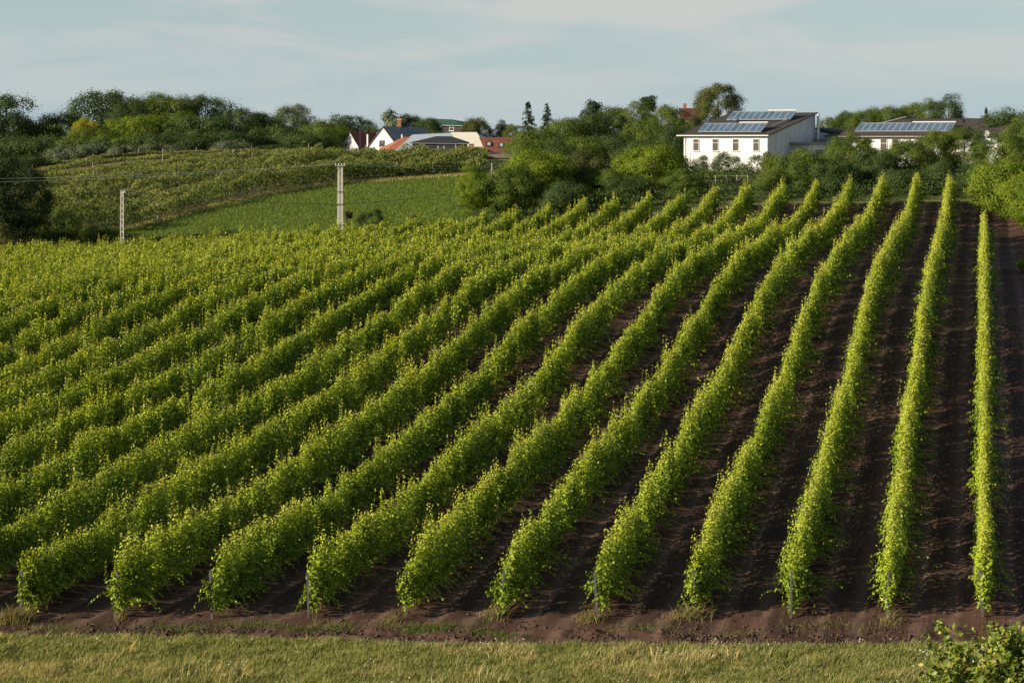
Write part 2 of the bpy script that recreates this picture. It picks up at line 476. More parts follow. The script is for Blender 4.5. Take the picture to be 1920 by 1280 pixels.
big = ramp(noise(.22, 3), [(.35, (.72, .72, .72)), (.65, (1.15, 1.12, 1.08))])
soilc = mix(1.0, soilc, big, 'MULTIPLY')
fine = ramp(noise(8.0, 6, .7, (1.2, .3, 1), True), [(.35, (.80, .80, .80)), (.60, (1.05, 1.05, 1.05)), (.74, (1.7, 1.6, 1.45))])
soilc = mix(1.0, soilc, fine, 'MULTIPLY')
weedm = ramp(noise(.8, 6, .7, (1.6, .16, 1), True), [(.59, (0, 0, 0)), (.68, (1, 1, 1))])
soilc = mix(mix(1.0, weedm, (.55, .55, .55), 'MULTIPLY'), soilc, (.060, .080, .025))
soilc = mix(at.outputs['Alpha'], soilc, (.130, .080, .060))
grassc = ramp(noise(1.4, 6, .7), [(.32, (.070, .095, .022)), (.52, (.125, .140, .040)), (.70, (.23, .19, .085))])
fieldc = ramp(noise(2.0, 5, .7), [(.3, (.035, .055, .016)), (.7, (.075, .110, .028))])
orchc = ramp(noise(.8, 5, .7), [(.3, (.075, .060, .035)), (.7, (.135, .130, .055))])
c0 = mix(sp.outputs[2], grassc, orchc)
c0 = mix(sp.outputs[1], c0, fieldc)
c0 = mix(sp.outputs[0], c0, soilc)
L(t, c0, pr.inputs['Base Color'])
bp = N(t, 'ShaderNodeBump'); bp.inputs['Strength'].default_value = 0.55; bp.inputs['Distance'].default_value = 0.05
L(t, noise(6.0, 7, .75, (1.5, .09, 1), True), bp.inputs['Height']); L(t, bp.outputs[0], pr.inputs['Normal'])
L(t, pr.outputs[0], out.inputs[0])
tag(put('ground', gme, gm), kind='structure')

# ------------------------------------------------------------------ leaves
def leaf_quads(C, Nn, S, asp=0.84, rng=RNG):
    """rhombic folded leaves: centres, normals, sizes -> verts, faces"""
    n = len(C)
    Nn = Nn/np.maximum(np.linalg.norm(Nn, axis=1, keepdims=True), 1e-6)
    R = rng.normal(size=(n, 3))
    T = np.cross(Nn, R); T /= np.maximum(np.linalg.norm(T, axis=1, keepdims=True), 1e-6)
    B = np.cross(Nn, T)
    S = S[:, None]
    fold = 0.10*S*Nn
    V = np.stack([C-T*S*.5, C+B*S*.5*asp+fold, C+T*S*.5, C-B*S*.5*asp+fold], 1).reshape(-1, 3)
    return V, np.arange(4*n, dtype=np.int32).reshape(n, 4)
def tints(n, young, lo=0.0, hi=1.0, rng=RNG):
    a = np.zeros((n, 4), np.float32)
    a[:, 0] = np.clip(rng.random(n)*(hi-lo)+lo, 0, 1); a[:, 1] = np.clip(young, 0, 1); a[:, 3] = 1
    return a

DV = np.array([(1845-960)/F, 1.0]); DV /= np.linalg.norm(DV)      # row direction (X, D)
LV = np.array([DV[1], -DV[0]])                                    # to the right of the row

def shoots(D0, D1, X_of, dens, size, seed, width=1.0, crest0=2.30, gaps=(), low=1.0, sparse=False):
    rng = np.random.default_rng(seed)
    Lm = (D1-D0)/DV[1]
    f = .115/size
    ns = max(4, int(Lm*dens*f)); nl = max(6, int(25*f))
    a0 = rng.random(ns)*(D1-D0)+D0
    sx = seed*13.7
    clump = vnoise(a0, a0*0+sx, .95)
    keep = rng.random(ns) < 0.24+1.2*clump
    for g0, g1 in gaps: keep &= ~((a0 > g0) & (a0 < g1))
    a0 = a0[keep]; ns = len(a0)
    nsp = max(3, int(Lm/.42))
    sc = np.sort(rng.random(nsp)*(D1-D0)+D0); sh_ = rng.random(nsp)**1.5*.95; sw_ = rng.uniform(.05, .12, nsp)
    ii = np.clip(np.searchsorted(sc, a0), 1, nsp-1)
    spire = np.maximum(sh_[ii]*np.exp(-((a0-sc[ii])/sw_[ii])**2), sh_[ii-1]*np.exp(-((a0-sc[ii-1])/sw_[ii-1])**2))
    crest = crest0-.34 + (vnoise(a0, a0*0+sx, 1.1)-.5)*0.50 + (vnoise(a0, a0*0+sx, 6, 3)-.5)*0.36 + spire
    wmod = (0.6+0.8*vnoise(a0, a0*0+sx, 1.7, 6))*width
    ty = rng.random(ns)
    side = np.where(rng.random(ns) < 0.62, 1.0, -1.0)
    lsh = (vnoise(a0, a0*0+sx, 1.6, 17)-.5)*.24
    l0 = rng.normal(0, .06, ns)+lsh; h0 = rng.uniform(.05, .65, ns)
    up = ty < .64; arch = (ty >= .64) & (ty < .85); lo = ty >= .85
    l2 = np.where(up, rng.normal(0, .105, ns), np.where(arch, side*rng.uniform(.15, .45, ns), side*rng.uniform(.35, 1.05, ns)*np.where(side > 0, 1.2, .8)))*wmod+lsh
    h2 = np.where(up, crest-np.abs(rng.normal(0, .15, ns))*(rng.random(ns) > .3), np.where(arch, rng.uniform(.6, 1.4, ns), rng.uniform(.12, .8, ns)*low))
    spr = up & (spire > .12)
    l1 = np.where(up, lsh+(l2-lsh)*1.7+rng.normal(0, .05, ns), lsh+(l2-lsh)*.45)
    h1 = np.where(up, (h0+h2)/2, np.where(arch, crest-.45, np.maximum(h0, .6)+.35))
    a2 = a0 + np.where(lo, rng.normal(0, .55, ns), np.where(spr, rng.normal(0, .04, ns), rng.normal(0, .14, ns))); a1 = (a0+a2)/2
    tt = np.clip((np.arange(nl)[None, :]+rng.random((ns, nl)))/nl, 0, 1)
    def bz(p0, p1, p2): return (1-tt)**2*p0[:, None]+2*tt*(1-tt)*p1[:, None]+tt**2*p2[:, None]
    A = bz(a0, a1, a2); Lt = bz(l0, l1, l2); H = bz(h0, h1, h2)
    thin = np.where(lo, .38, np.where(spr, 0.55, 1.0))[:, None]*np.where(tt > .8, .6, 1)
    j = 0.062
    A += rng.normal(0, j, A.shape)*thin; Lt += rng.normal(0, j, A.shape)*thin; H += rng.normal(0, j, A.shape)*thin
    H = np.maximum(H, .06)
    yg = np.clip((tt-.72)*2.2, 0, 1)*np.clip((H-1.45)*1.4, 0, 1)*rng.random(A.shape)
    S = size*rng.uniform(.78, 1.2, A.shape)*np.where(tt > .85, .75, 1)
    A, Lt, H, yg, S = [q.ravel() for q in (A, Lt, H, yg, S)]
    if sparse:
        kk = np.random.default_rng(seed+5).random(len(A)) < .8
        A, Lt, H, yg, S = A[kk], Lt[kk], H[kk], yg[kk], S[kk]
    X = X_of(A)+Lt*LV[0]; Y = A+Lt*LV[1]
    Z = ground(X_of(A), A)+H
    n = len(X)
    Nn = rng.normal(size=(n, 3))*.42+np.array([sv[0], sv[1], sv[2]])*.35
    sd = np.clip(Lt/.22, -1, 1)*.9
    Nn[:, 0] += LV[0]*sd; Nn[:, 1] += LV[1]*sd; Nn[:, 2] += .35+.35*(H > 1.7)
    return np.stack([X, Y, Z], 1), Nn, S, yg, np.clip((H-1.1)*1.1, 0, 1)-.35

def ordinal(i):
    return ['first', 'second', 'third', 'fourth', 'fifth', 'sixth', 'seventh', 'eighth', 'ninth', 'tenth', 'eleventh', 'twelfth', 'thirteenth',
            'fourteenth', 'fifteenth', 'sixteenth', 'seventeenth', 'eighteenth', 'nineteenth', 'twentieth'][i-1]

def trunk_mesh(seed):
    r = np.random.default_rng(seed); b = MB()
    pts = [(0, 0, -.05)]
    for i in range(1, 6): pts.append((r.normal(0, .025), r.normal(0, .03), i*.17))
    b.tube(pts, [.04, .033, .03, .028, .026, .02], 6)
    b.tube([pts[-1], (pts[-1][0]+.02, pts[-1][1]+.35, .95)], [.02, .01], 5)
    b.tube([pts[-1], (pts[-1][0], pts[-1][1]-.35, .93)], [.02, .01], 5)
    me = bpy.data.meshes.new('vine_trunk'); me.from_pydata(b.v, [], b.f); me.update(); return me
def post_mesh(h, w):
    b = MB()      # galvanised profile post: two flanges and a web, small wire hooks
    b.box((0, -w/2+.006, h/2-.1), (1, 0, 0), (0, 1, 0), (0, 0, 1), w, .010, h+.2)
    b.box((-w/2+.004, 0, h/2-.1), (1, 0, 0), (0, 1, 0), (0, 0, 1), .008, w-.02, h+.2)
    b.box((w/2-.004, 0, h/2-.1), (1, 0, 0), (0, 1, 0), (0, 0, 1), .008, w-.02, h+.2)
    for z in (.8, 1.1, 1.4, h-.1):
        if z < h: b.box((w/2+.012, 0, z), (1, 0, 0), (0, 1, 0), (0, 0, 1), .02, .02, .03)
    me = bpy.data.meshes.new('post'); me.from_pydata(b.v, [], b.f); me.update(); return me
TRUNKS = [trunk_mesh(i) for i in range(4)]
ENDPOST = post_mesh(1.45, .06); MIDPOST = post_mesh(1.62, .05)
NR = 30
for k in range(NR):
    D1 = 179.6 if k else 155.5
    # the row starts at the headland or just outside the left edge of the frame
    Dstart = 62.2
    Dl = 3.0*k/((885+230)/F) if False else 3.0*k*F/(1845+190)
    D0 = max(Dstart, Dl)
    D0 += 0 if D0 > 62.3 else [0, -.1, 0, .1, -.1, 0, .1, 0, 0, -.1, .1][min(k, 10)]
    if k == 0: lab = 'narrow vine row at the far right, standing almost straight up the slope beside bare soil'
    elif k == 1: lab = 'second vine row from the right, ending in a thin tip before the dark hedge'
    elif k <= 10: lab = 'vine row starting at the %s metal end stake from the right along the bare headland' % ordinal(k+1)
    elif k <= 29: lab = 'vine row cut by the left photo edge, %s row up from the lower left corner' % ordinal(k-10)
    base = np.array([xr(k, D0), D0, gz(xr(k, D0), D0)])
    root = thing('vine_row', base, lab, 'vine row', 'parallel grapevine rows of the vineyard')
    Xf = lambda A, k=k: xr(k, A)
    parts = []
    bands = [(62, 84, .103, 62), (84, 112, .116, 60), (112, 145, .134, 60), (145, 181, .150, 56)]
    for bi, (b0, b1, sz, dn) in enumerate(bands):
        s0, s1 = max(b0, D0+.15), min(b1, D1)
        if s1-s0 < .5: continue
        gaps = {10: [(111.4, 112.7)], 4: [(130, 130.6)], 6: [(73.2, 73.7)], 8: [(97, 97.5)], 13: [(104, 105)], 12: [(90, 90.6), (126, 127)], 15: [(118, 119)], 7: [(121, 121.7)], 17: [(131, 132.2)]}.get(k, [])
        parts.append(shoots(s0, s1, Xf, dn, sz, 1000+k*10+bi, width=.70 if k == 0 else 1.0, gaps=gaps))
    if D0 < 62.6:     # drooping shoots that close the near end of the row down to the ground
        parts.append(shoots(D0-.35, D0+1.4, Xf, 30, .120, 3000+k, low=.6, crest0=1.62+.3*((k*7) % 5)/5))
    C = np.concatenate([p[0] for p in parts]); Nn = np.concatenate([p[1] for p in parts])
    S = np.concatenate([p[2] for p in parts]); yg = np.concatenate([p[3] for p in parts])
    AGE_SHADE = np.concatenate([p[4] for p in parts])      # young crest leaves lighter; darker low leaves also carry painted shade
    V, Fq = leaf_quads(C-base, Nn, S)
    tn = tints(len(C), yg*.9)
    tn[:, 0] = np.clip(tn[:, 0]*.34+.05+.5*(fbm(C[:, 0], C[:, 1], 2.6)-.2)+AGE_SHADE*.3, 0, 1)
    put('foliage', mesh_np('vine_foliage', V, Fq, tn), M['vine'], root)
    if D0 < 62.6:
        g = gz(xr(k, D0), D0)
        e = put('end_post', ENDPOST, M['post'], root, np.array([xr(k, D0)-.08, D0-.16-.05*(k % 3), g])-base)
        e.rotation_euler = (0.04*((k*5) % 4-1.5), 0.035*((k*3) % 4-1.5), 0)
    nt_ = 12 if D0 < 62.6 else 3
    for i in range(nt_):
        a = D0+.8+i*1.05
        p = np.array([xr(k, a), a, gz(xr(k, a), a)])
        q = put('vine_trunk', TRUNKS[(i+k) % 4], M['vinewood'], root, p-base); q.rotation_euler = (0, 0, i*1.3)
    a = D0+6.0
    while a < D1-.3:
        p = np.array([xr(k, a), a, gz(xr(k, a), a)])
        put('trellis_post', MIDPOST, M['post'], root, p-base)
        a += 6.0
    p = np.array([xr(k, D1), D1, gz(xr(k, D1), D1)])
    put('end_post', MIDPOST, M['post'], root, p-base)

# ------------------------------------------------------------------ meadow, weeds, crop
def blades(X, Y, H, Wd, lean, young, mat, name, label, cat='grass', seed=1, lo=0, hi=1, tintbase=None):
    rng = np.random.default_rng(seed)
    n = len(X); Z = ground(X, Y)
    # follow the small humps of the ground sheet
    Z = Z + np.where(Y < 59, (fbm(X, Y, 1.7, 4)-.5)*.22, 0) - .02
    ang = rng.random(n)*np.pi
    w = np.stack([np.cos(ang), np.sin(ang), np.zeros(n)], 1)*Wd[:, None]/2
    ld = rng.normal(size=(n, 2))*.6+np.array([.5, .1])
    base = np.stack([X, Y, Z], 1)
    midp = base+np.stack([ld[:, 0]*lean*H*.35, ld[:, 1]*lean*H*.35, H*.6], 1)
    top = base+np.stack([ld[:, 0]*lean*H, ld[:, 1]*lean*H, H], 1)
    V = np.stack([base-w, base+w, midp+w*.8, top, midp-w*.8], 1).reshape(-1, 3)
    Fq = np.arange(5*n, dtype=np.int32).reshape(n, 5)
    tn = tints(n, young, lo, hi, rng)
    if tintbase is not None: tn[:, 0] = np.clip(tn[:, 0]*.5+tintbase*.6, 0, 1)
    return tag(put(name, mesh_np(name, V, Fq, tn), mat), label, cat, kind='stuff')
rng = np.random.default_rng(21)
n = 480000
Y = rng.uniform(50.5, 60.4, n); X = rng.uniform(-.30, .30, n)*Y
eD = 59.2+(vnoise(X, X*0, 3.0, 5)-.5)*0.9-X*0.022
kp = (Y < eD+rng.normal(0, .08, n)); X = X[kp]; Y = Y[kp]; n = len(X)
pt = fbm(X, Y, 1.9, 2); pt2 = fbm(X, Y, .6, 12)
dry = np.clip((pt-.52)*6, 0, 1)
dry = np.maximum(dry, np.clip((X-12.2)/.8, 0, 1)*(Y > 57.5)*.9)
yng = np.where(rng.random(n) < .14+dry*.55, rng.uniform(.5, 1, n), rng.uniform(0, .15, n))
H = (.08+.16*pt2+.12*pt)*rng.uniform(.5, 1.3, n)
rut_ = np.exp(-((Y-(51.2+(X-5)*.55))/.35)**2)*(X > 5)
H *= 1-.6*rut_
blades(X, Y, H, rng.uniform(.010, .022, n), .45, yng, M['grass'], 'meadow_grass', 'uneven meadow grass with dry straw patches along the bottom of the photo', seed=3, tintbase=pt2)
# taller seed stalks in loose groups
n = 9000
Y = rng.uniform(51, 59.4, n); X = rng.uniform(-.30, .30, n)*Y
kp = (fbm(X, Y, 2.3, 31) > .60) & (Y < 58.0); X, Y = X[kp], Y[kp]; n = len(X)
blades(X, Y, rng.uniform(.3, .62, n), rng.uniform(.012, .022, n), .45, rng.uniform(.7, 1, n), M['grass'], 'dry_grass_stalks', 'tall pale seed stalks standing above the meadow grass', seed=4)
# white umbel flowers
n = 5200
Y = rng.uniform(51, 58.8, n); X = rng.uniform(-.30, .30, n)*Y
kp = fbm(X, Y, 1.5, 44) > .66; X, Y = X[kp], Y[kp]; n = len(X)
Zf = ground(X, Y)+rng.uniform(.28, .42, n)
V, Fq = leaf_quads(np.stack([X, Y, Zf], 1), rng.normal(size=(n, 3))*.4+np.array([0, -.3, 1]), rng.uniform(.03, .06, n))
tag(put('meadow_flowers', mesh_np('meadow_flowers', V, Fq, tints(n, np.zeros(n))), M['flower']), 'scattered clusters of small white flowers in the meadow grass', 'flowers', kind='stuff')
# weeds on the soil: headland patches, tufts round the end posts, scattered tufts between rows
wx, wy, wh, wyg, wt = [], [], [], [], []
for k in range(0, 12):
    m_ = [0, 160, 60, 380, 420, 700, 600, 80, 0, 90, 1000, 0][k]; sg = [1, .8, .5, 1.3, .9, .8, .7, .6, 1, .5, 1.2, 1][k]
    cx, cy = xr(k, 61.9), 61.9+rng.normal(0, .15)
    wx.append(rng.normal(cx+rng.normal(0, .25), .30*sg, m_)); wy.append(rng.normal(cy-.15, .2, m_)); wh.append((.06+(.22+.34*sg)*rng.random(m_)**1.5)*np.exp(-((wx[-1]-cx)/(.75*sg))**2)); wyg.append(rng.uniform(.3, 1, m_) if k != 2 else rng.uniform(0, .3, m_))
for (px, D_, m_, sx, sy, yv) in ((800, 60.9, 2600, .75, .16, 0), (930, 60.3, 1500, .6, .14, 0), (500, 61.0, 1700, 1.2, .16, .1), (330, 60.5, 1200, .9, .14, .1), (630, 60.8, 900, .5, .15, 0), (1380, 60.5, 500, .5, .1, .5), (1200, 60.8, 900, 1.1, .15, .2), (1550, 61.0, 700, 1.0, .2, .4), (100, 60.6, 900, .8, .2, .3)):
    cx = (px-960)/F*D_
    m_ = m_//2; wx.append(rng.normal(cx, sx*.8, m_)); wy.append(rng.normal(D_+(vnoise(wx[-1], wx[-1]*0, 1.1)-.5)*1.0, sy*1.5, m_)); wh.append(rng.uniform(.05, .18, m_)); wyg.append(np.clip(rng.normal(yv, .15, m_), 0, 1))
m_ = 60000
D_ = rng.uniform(60.5, 179, m_); X_ = rng.uniform(-.29, .27, m_)*D_
kp = (fbm(X_*.5, D_*1.5, 2.4, 51) > .585); D_, X_ = D_[kp], X_[kp]
wx.append(X_); wy.append(D_); wh.append(rng.uniform(.04, .14, len(X_))); wyg.append(np.clip(rng.normal(.15, .25, len(X_)), 0, 1))
m_ = 50000            # rough grass right of the last row
D_ = rng.uniform(61, 176, m_); X_ = D_*(885/F)+rng.uniform(3, 16, m_)
kp = (fbm(X_*.5, D_*1.2, 3.0, 61) > .50) | (X_ > D_*(885/F)+7); D_, X_ = D_[kp], X_[kp]
wx.append(X_); wy.append(D_); wh.append(rng.uniform(.08, .28, len(X_))); wyg.append(np.clip(rng.normal(.25, .3, len(X_)), 0, 1))
X = np.concatenate(wx); Y = np.concatenate(wy); H = np.concatenate(wh); yv = np.concatenate(wyg)
blades(X, Y, H, np.full(len(X), .012)*np.clip(Y/62, 1, 3), .8, yv, M['weed'], 'weeds', 'low green weeds and dry tufts on the bare soil round the row ends', 'weeds', seed=6)
# soil clods along the headland
m_ = 8000
Y = 60.1+rng.normal(0, .85, m_); X = rng.uniform(-.28, .28, m_)*Y
kc = fbm(X, Y*2.2, 1.3, 71) > .47; X, Y = X[kc], Y[kc]; m_ = len(X)
sz = .014+.065*rng.random(m_)**3
Zc = ground(X, Y)+np.exp(-((Y-60.1)/.75)**2)*(fbm(X, Y, .5, 3)-.45)*.22+sz*.25
u = rng.normal(size=(m_, 4, 3)); u /= np.linalg.norm(u, axis=2, keepdims=True)
tet = np.array([[1, 1, 1], [-1, -1, 1], [-1, 1, -1], [1, -1, -1]])/1.7
V = (np.stack([X, Y, Zc], 1)[:, None]+(tet[None]+u*.35)*sz[:, None, None]*np.array([1.3, 1.1, .8])).reshape(-1, 3)
b_ = np.arange(m_)[:, None]*4
Fq = np.concatenate([b_+np.array([[0, 1, 2]]), b_+np.array([[0, 2, 3]]), b_+np.array([[0, 3, 1]]), b_+np.array([[1, 3, 2]])])
tag(put('soil_clods', mesh_np('soil_clods', V, Fq), solid('clod_soil', (.075, .046, .034), .95, vary=.35, scale=3)), 'crumbly brown clods of turned soil along the headland', 'soil', kind='stuff')
# green crop of the middle field
m_ = 190000
D_ = rng.uniform(181, 245, m_); X_ = rng.uniform(-.29, .05, m_)*D_
kp = D_ < field_edge(X_)-1.2+rng.normal(0, .3, m_); D_, X_ = D_[kp], X_[kp]
rw = np.round(D_/.75)*.75; D_ = rw+rng.normal(0, .12, len(D_))
blades(X_, D_, rng.uniform(.10, .30, len(X_)), np.full(len(X_), .05), .5, np.clip(rng.normal(0, .12, len(X_)), 0, 1), M['crop'], 'crop_plants', 'dense low green crop covering the field between vineyard and orchard', 'crop', seed=8)
# pale dry bank above the crop
m_ = 16000
X_ = rng.uniform(-55, 12, m_); D_ = field_edge(X_)+rng.normal(.8, .9, m_)
blades(X_, D_, rng.uniform(.15, .45, m_), np.full(m_, .05), .6, rng.uniform(.1, .8, m_), M['grass'], 'bank_grass', 'pale dry grass strip on the bank above the green field', seed=9)

# ------------------------------------------------------------------ overgrown vine rows on the far slope
NO = 13
for i in range(NO):
    off = 3.0+i*6.2
    x0, x1 = -58-i*1.2, (-3.5 if i > 0 else -4)
    parts = []
    r_ = np.random.default_rng(500+i)
    n_ = 19000 if i < 6 else 15000
    s = r_.random(n_); X_ = x0+(x1-x0)*s
    Dd = field_edge(X_)+2.2+(297-field_edge(X_)-2.2)*(i/(NO-1.0))
    Dd = Dd+(vnoise(X_, X_*0+i*2.2, 7)-.5)*2.0
    hh = (2.1+2.1*(vnoise(X_, X_*0+i*9.1, 2.3)-.45) if i < 7 else 1.25+1.0*(vnoise(X_, X_*0+i*9.1, 2.0)-.45) if i < 10 else .45+.5*(vnoise(X_, X_*0+i*9.1, 2.0)-.45))+(.9 if i < 7 else .4)*(vnoise(X_, X_*0+i*5.1, .8, 3)-.5)
    hh = np.maximum(hh*np.where(X_ > -25, (.60 if i >= 6 else .82), 1.0), .25)
    kp = vnoise(X_, X_*0+i*3.3, 1.6, 4) > .12; X_, Dd, hh = X_[kp], Dd[kp], hh[kp]; n_ = len(X_)
    h = hh*r_.random(n_)**.7+.15; wv_ = r_.normal(0, .75, n_)
    X2 = X_+r_.normal(0, .15, n_); D2 = Dd+wv_
    base = np.array([x0, Dd[np.argmin(X_)], gz(x0, Dd[np.argmin(X_)])])
    C = np.stack([X2, D2, ground(X2, D2)+h], 1)
    Nn = r_.normal(size=(n_, 3))*.8+np.array([-.2, -.6, .5])
    V, Fq = leaf_quads(C-base, Nn, r_.uniform(.16, .32, n_), .6)
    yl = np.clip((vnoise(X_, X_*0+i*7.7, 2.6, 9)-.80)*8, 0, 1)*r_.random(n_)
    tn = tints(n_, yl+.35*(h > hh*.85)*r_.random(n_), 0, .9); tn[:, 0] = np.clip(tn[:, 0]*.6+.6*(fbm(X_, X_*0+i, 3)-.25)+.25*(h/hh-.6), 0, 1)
    if i == 0: lab = 'lowest overgrown vine row along the dry bank above the green field'
    elif i == NO-1: lab = 'topmost overgrown vine row on the crest, against houses and woods'
    elif i == NO-2: lab = 'overgrown vine row just below the crest row of the far slope'
    else: lab = '%s overgrown vine row up the far slope, counted from the dry bank' % ordinal(i+1)
    root = thing('overgrown_vine_row', base, lab, 'vine row', 'overgrown vine rows on the far slope')
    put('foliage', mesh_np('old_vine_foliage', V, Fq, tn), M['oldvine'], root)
    xx = x0+2
    while xx < x1:
        dd = float(Dd[np.argmin(abs(X_-xx))]) - .55
        b = MB(); g = gz(xx, dd); hp = (1.6 if i < 9 else 1.0)+.6*r_.random()
        b.tube([(xx, dd, g-.2), (xx+r_.normal(0, .06), dd, g+hp)], [.05, .04], 6)
        b.build('post', M['woodpost'], root)
        xx += 6.5+r_.random()*5

# ------------------------------------------------------------------ trees
def crown_mesh(seed, nlobe=34, nleaf=6500, leaf=.032, shape='broad', lob=(.08, .165), spray=.22, lowcut=.14, asp=1.0):
    r_ = np.random.default_rng(seed)
    cs, rs = [], []
    for i in range(int(nlobe*(.6+.5*asp))):
        for _ in range(30):
            d = r_.normal(size=3); d /= np.linalg.norm(d)
            rad = r_.uniform(.35, 1)**.6
            if shape == 'broad': p = np.array([d[0]*.40*rad, d[1]*.40*rad, .60+d[2]*.36*rad])
            elif shape == 'tall': p = np.array([d[0]*.34*rad, d[1]*.34*rad, .54+d[2]*.43*rad])
            elif shape == 'column': p = np.array([d[0]*.30*rad, d[1]*.30*rad, .52+d[2]*.46*rad])
            elif shape == 'bush': p = np.array([d[0]*.42*rad, d[1]*.42*rad, .42+d[2]*.48*rad])
            if shape == 'broad': p[:2] *= 1-.25*max(0, (p[2]-.75)/.25)
            if p[2] > lowcut: break
        cs.append(p); rs.append(r_.uniform(*lob)*(1 if shape != 'column' else .8))
    cs = np.array(cs); rs = np.array(rs); nlobe = len(cs); nleaf = int(nleaf*(.45+.6*asp))
    wgt = rs**2; wgt /= wgt.sum()
    li = r_.choice(nlobe, nleaf, p=wgt)
    d = r_.normal(size=(nleaf, 3)); d /= np.linalg.norm(d, axis=1, keepdims=True)
    outw = cs[li]-np.array([0, 0, .5]); outw /= np.maximum(np.linalg.norm(outw, axis=1, keepdims=True), .05)
    flip = (d*outw).sum(1) < -.35
    d[flip] -= 2*(d[flip]*outw[flip]).sum(1, keepdims=True)*outw[flip]
    rad = rs[li]*np.where(r_.random(nleaf) < spray, r_.uniform(1.0, 1.45, nleaf), r_.uniform(.6, 1.02, nleaf))
    # lumps in each lobe so that no lobe reads as a ball
    lump = .70+.55*vnoise(d[:, 0]*2.4+li*3.1, d[:, 1]*2.4+d[:, 2]*2.1+li*1.7, 1.0)
    C = cs[li]+d*(rad*lump)[:, None]*np.array([1.0, 1.0, .95/asp])
    C[:, 2] = np.maximum(C[:, 2], .02+r_.random(nleaf)*.05)
    zmax = np.quantile(C[:, 2], .999); C[:, 2] /= zmax
    ex = np.quantile(np.abs(C[:, :2]), .985); C[:, :2] *= .5/ex
    Nn = d*1.0+outw*.25+r_.normal(size=(nleaf, 3))*.42+np.array([0, 0, .15])
    C[:, 2] *= asp
    V, Fq = leaf_quads(C, Nn, leaf*r_.uniform(.6, 1.35, nleaf), .7, r_)
    lt = r_.random(nlobe)*.6
    tn = tints(nleaf, np.clip((r_.random(nlobe)[li]-.72)*1.1, 0, .4)*r_.random(nleaf)*1.4, 0.1, .4, r_); tn[:, 0] += lt[li]
    tn[:, 0] = np.clip(tn[:, 0], 0, 1)
    me = mesh_np('crown', V, Fq, tn)
    cc = cs.copy(); cc[:, 2] /= zmax; cc[:, :2] *= .5/ex
    return me, cc
def trunk_for(cc, seed, th=.022, base=.3, asp=1.0):
    r_ = np.random.default_rng(seed); b = MB()
    bend = r_.normal(0, .012, 4)
    spine = [(0, 0, -.03), (bend[0], bend[1], base*.5), (bend[0]*1.5, bend[1]*1.5, base), (bend[2]*1.5, bend[3]*1.5, .62), (bend[2]*2, bend[3]*2, .88)]
    b.tube(spine, [th*1.35, th, th*.85, th*.45, th*.12], 8)
    for c in cc[r_.permutation(len(cc))[:14]]:
        z0 = min(max(base*.8, c[2]-.28), .6)
        p0 = np.array([np.interp(z0, [s_[2] for s_ in spine], [s_[0] for s_ in spine]), np.interp(z0, [s_[2] for s_ in spine], [s_[1] for s_ in spine]), z0])
        m_ = (p0+c)/2+np.array([0, 0, -.02])
        b.tube([p0, m_, c], [th*.4, th*.25, th*.08], 5)
    b.v = [(x, y, z*asp) for x, y, z in b.v]
    me = bpy.data.meshes.new('trunk'); me.from_pydata(b.v, [], b.f); me.update(); return me
def conifer_mesh(seed, nleaf=5200):
    r_ = np.random.default_rng(seed)
    nb = 120; bz_ = np.sort(r_.uniform(.06, .97, nb)); ba = r_.random(nb)*6.28; bl = (1-bz_)**.85*.5*r_.uniform(.6, 1.1, nb)+.02
    li = r_.choice(nb, nleaf, p=(bl+.04)/(bl+.04).sum()); tt = r_.random(nleaf)**.8
    C = np.stack([np.cos(ba[li])*bl[li]*tt, np.sin(ba[li])*bl[li]*tt, bz_[li]-.10*tt*bl[li]*2+.02], 1)+r_.normal(0, .012, (nleaf, 3))
    C[:, 2] = np.clip(C[:, 2], .02, 1.0)
    V, Fq = leaf_quads(C, r_.normal(size=(nleaf, 3))*.5+np.array([0, 0, .8]), r_.uniform(.025, .055, nleaf), .5, r_)
    me = mesh_np('crown', V, Fq, tints(nleaf, np.zeros(nleaf), rng=r_))
    b = MB(); b.tube([(0, 0, -.03), (0, 0, .5), (0, 0, .99)], [.03, .016, .003], 7)
    tm = bpy.data.meshes.new('trunk'); tm.from_pydata(b.v, [], b.f); tm.update()
    return me, tm
KINDS = dict(broad=dict(shape='broad', nlobe=58, nleaf=22000, leaf=.021), tall=dict(shape='tall', nlobe=52, nleaf=21000, leaf=.021),
    near=dict(shape='tall', nlobe=74, nleaf=40000, leaf=.0195, lob=(.065, .14), spray=.22, lowcut=.06),
    wood=dict(shape='tall', nlobe=62, nleaf=20000, leaf=.023, lob=(.075, .15), spray=.22, lowcut=.05),
    bush=dict(shape='bush', nlobe=26, nleaf=15000, leaf=.027, lob=(.12, .22), lowcut=.03),
    column=dict(shape='column', nlobe=14, nleaf=2600, leaf=.075, lob=(.14, .26), lowcut=.05))
ASP = [.42, .62, .85, 1.15, 1.6, 2.4, 3.6]
PROT = {}
def proto(kind, asp, v):
    if kind == 'conifer': return (*PROT.setdefault(('c', v % 2), conifer_mesh(3+v % 2)), 1.0)
    a = min(ASP, key=lambda q: abs(math.log(q/asp)))
    key = (kind, a, v % (3 if kind in ('near', 'wood') else 2))
    if key not in PROT:
        me, cc = crown_mesh(40+len(kind)*17+key[2]*5+int(a*10), asp=a, **KINDS[kind])
        PROT[key] = (me, trunk_for(cc, 90+key[2], base=.12 if kind in ('bush', 'near', 'wood') else .24, asp=a))
    return (*PROT[key], a)
_cnt = [0]
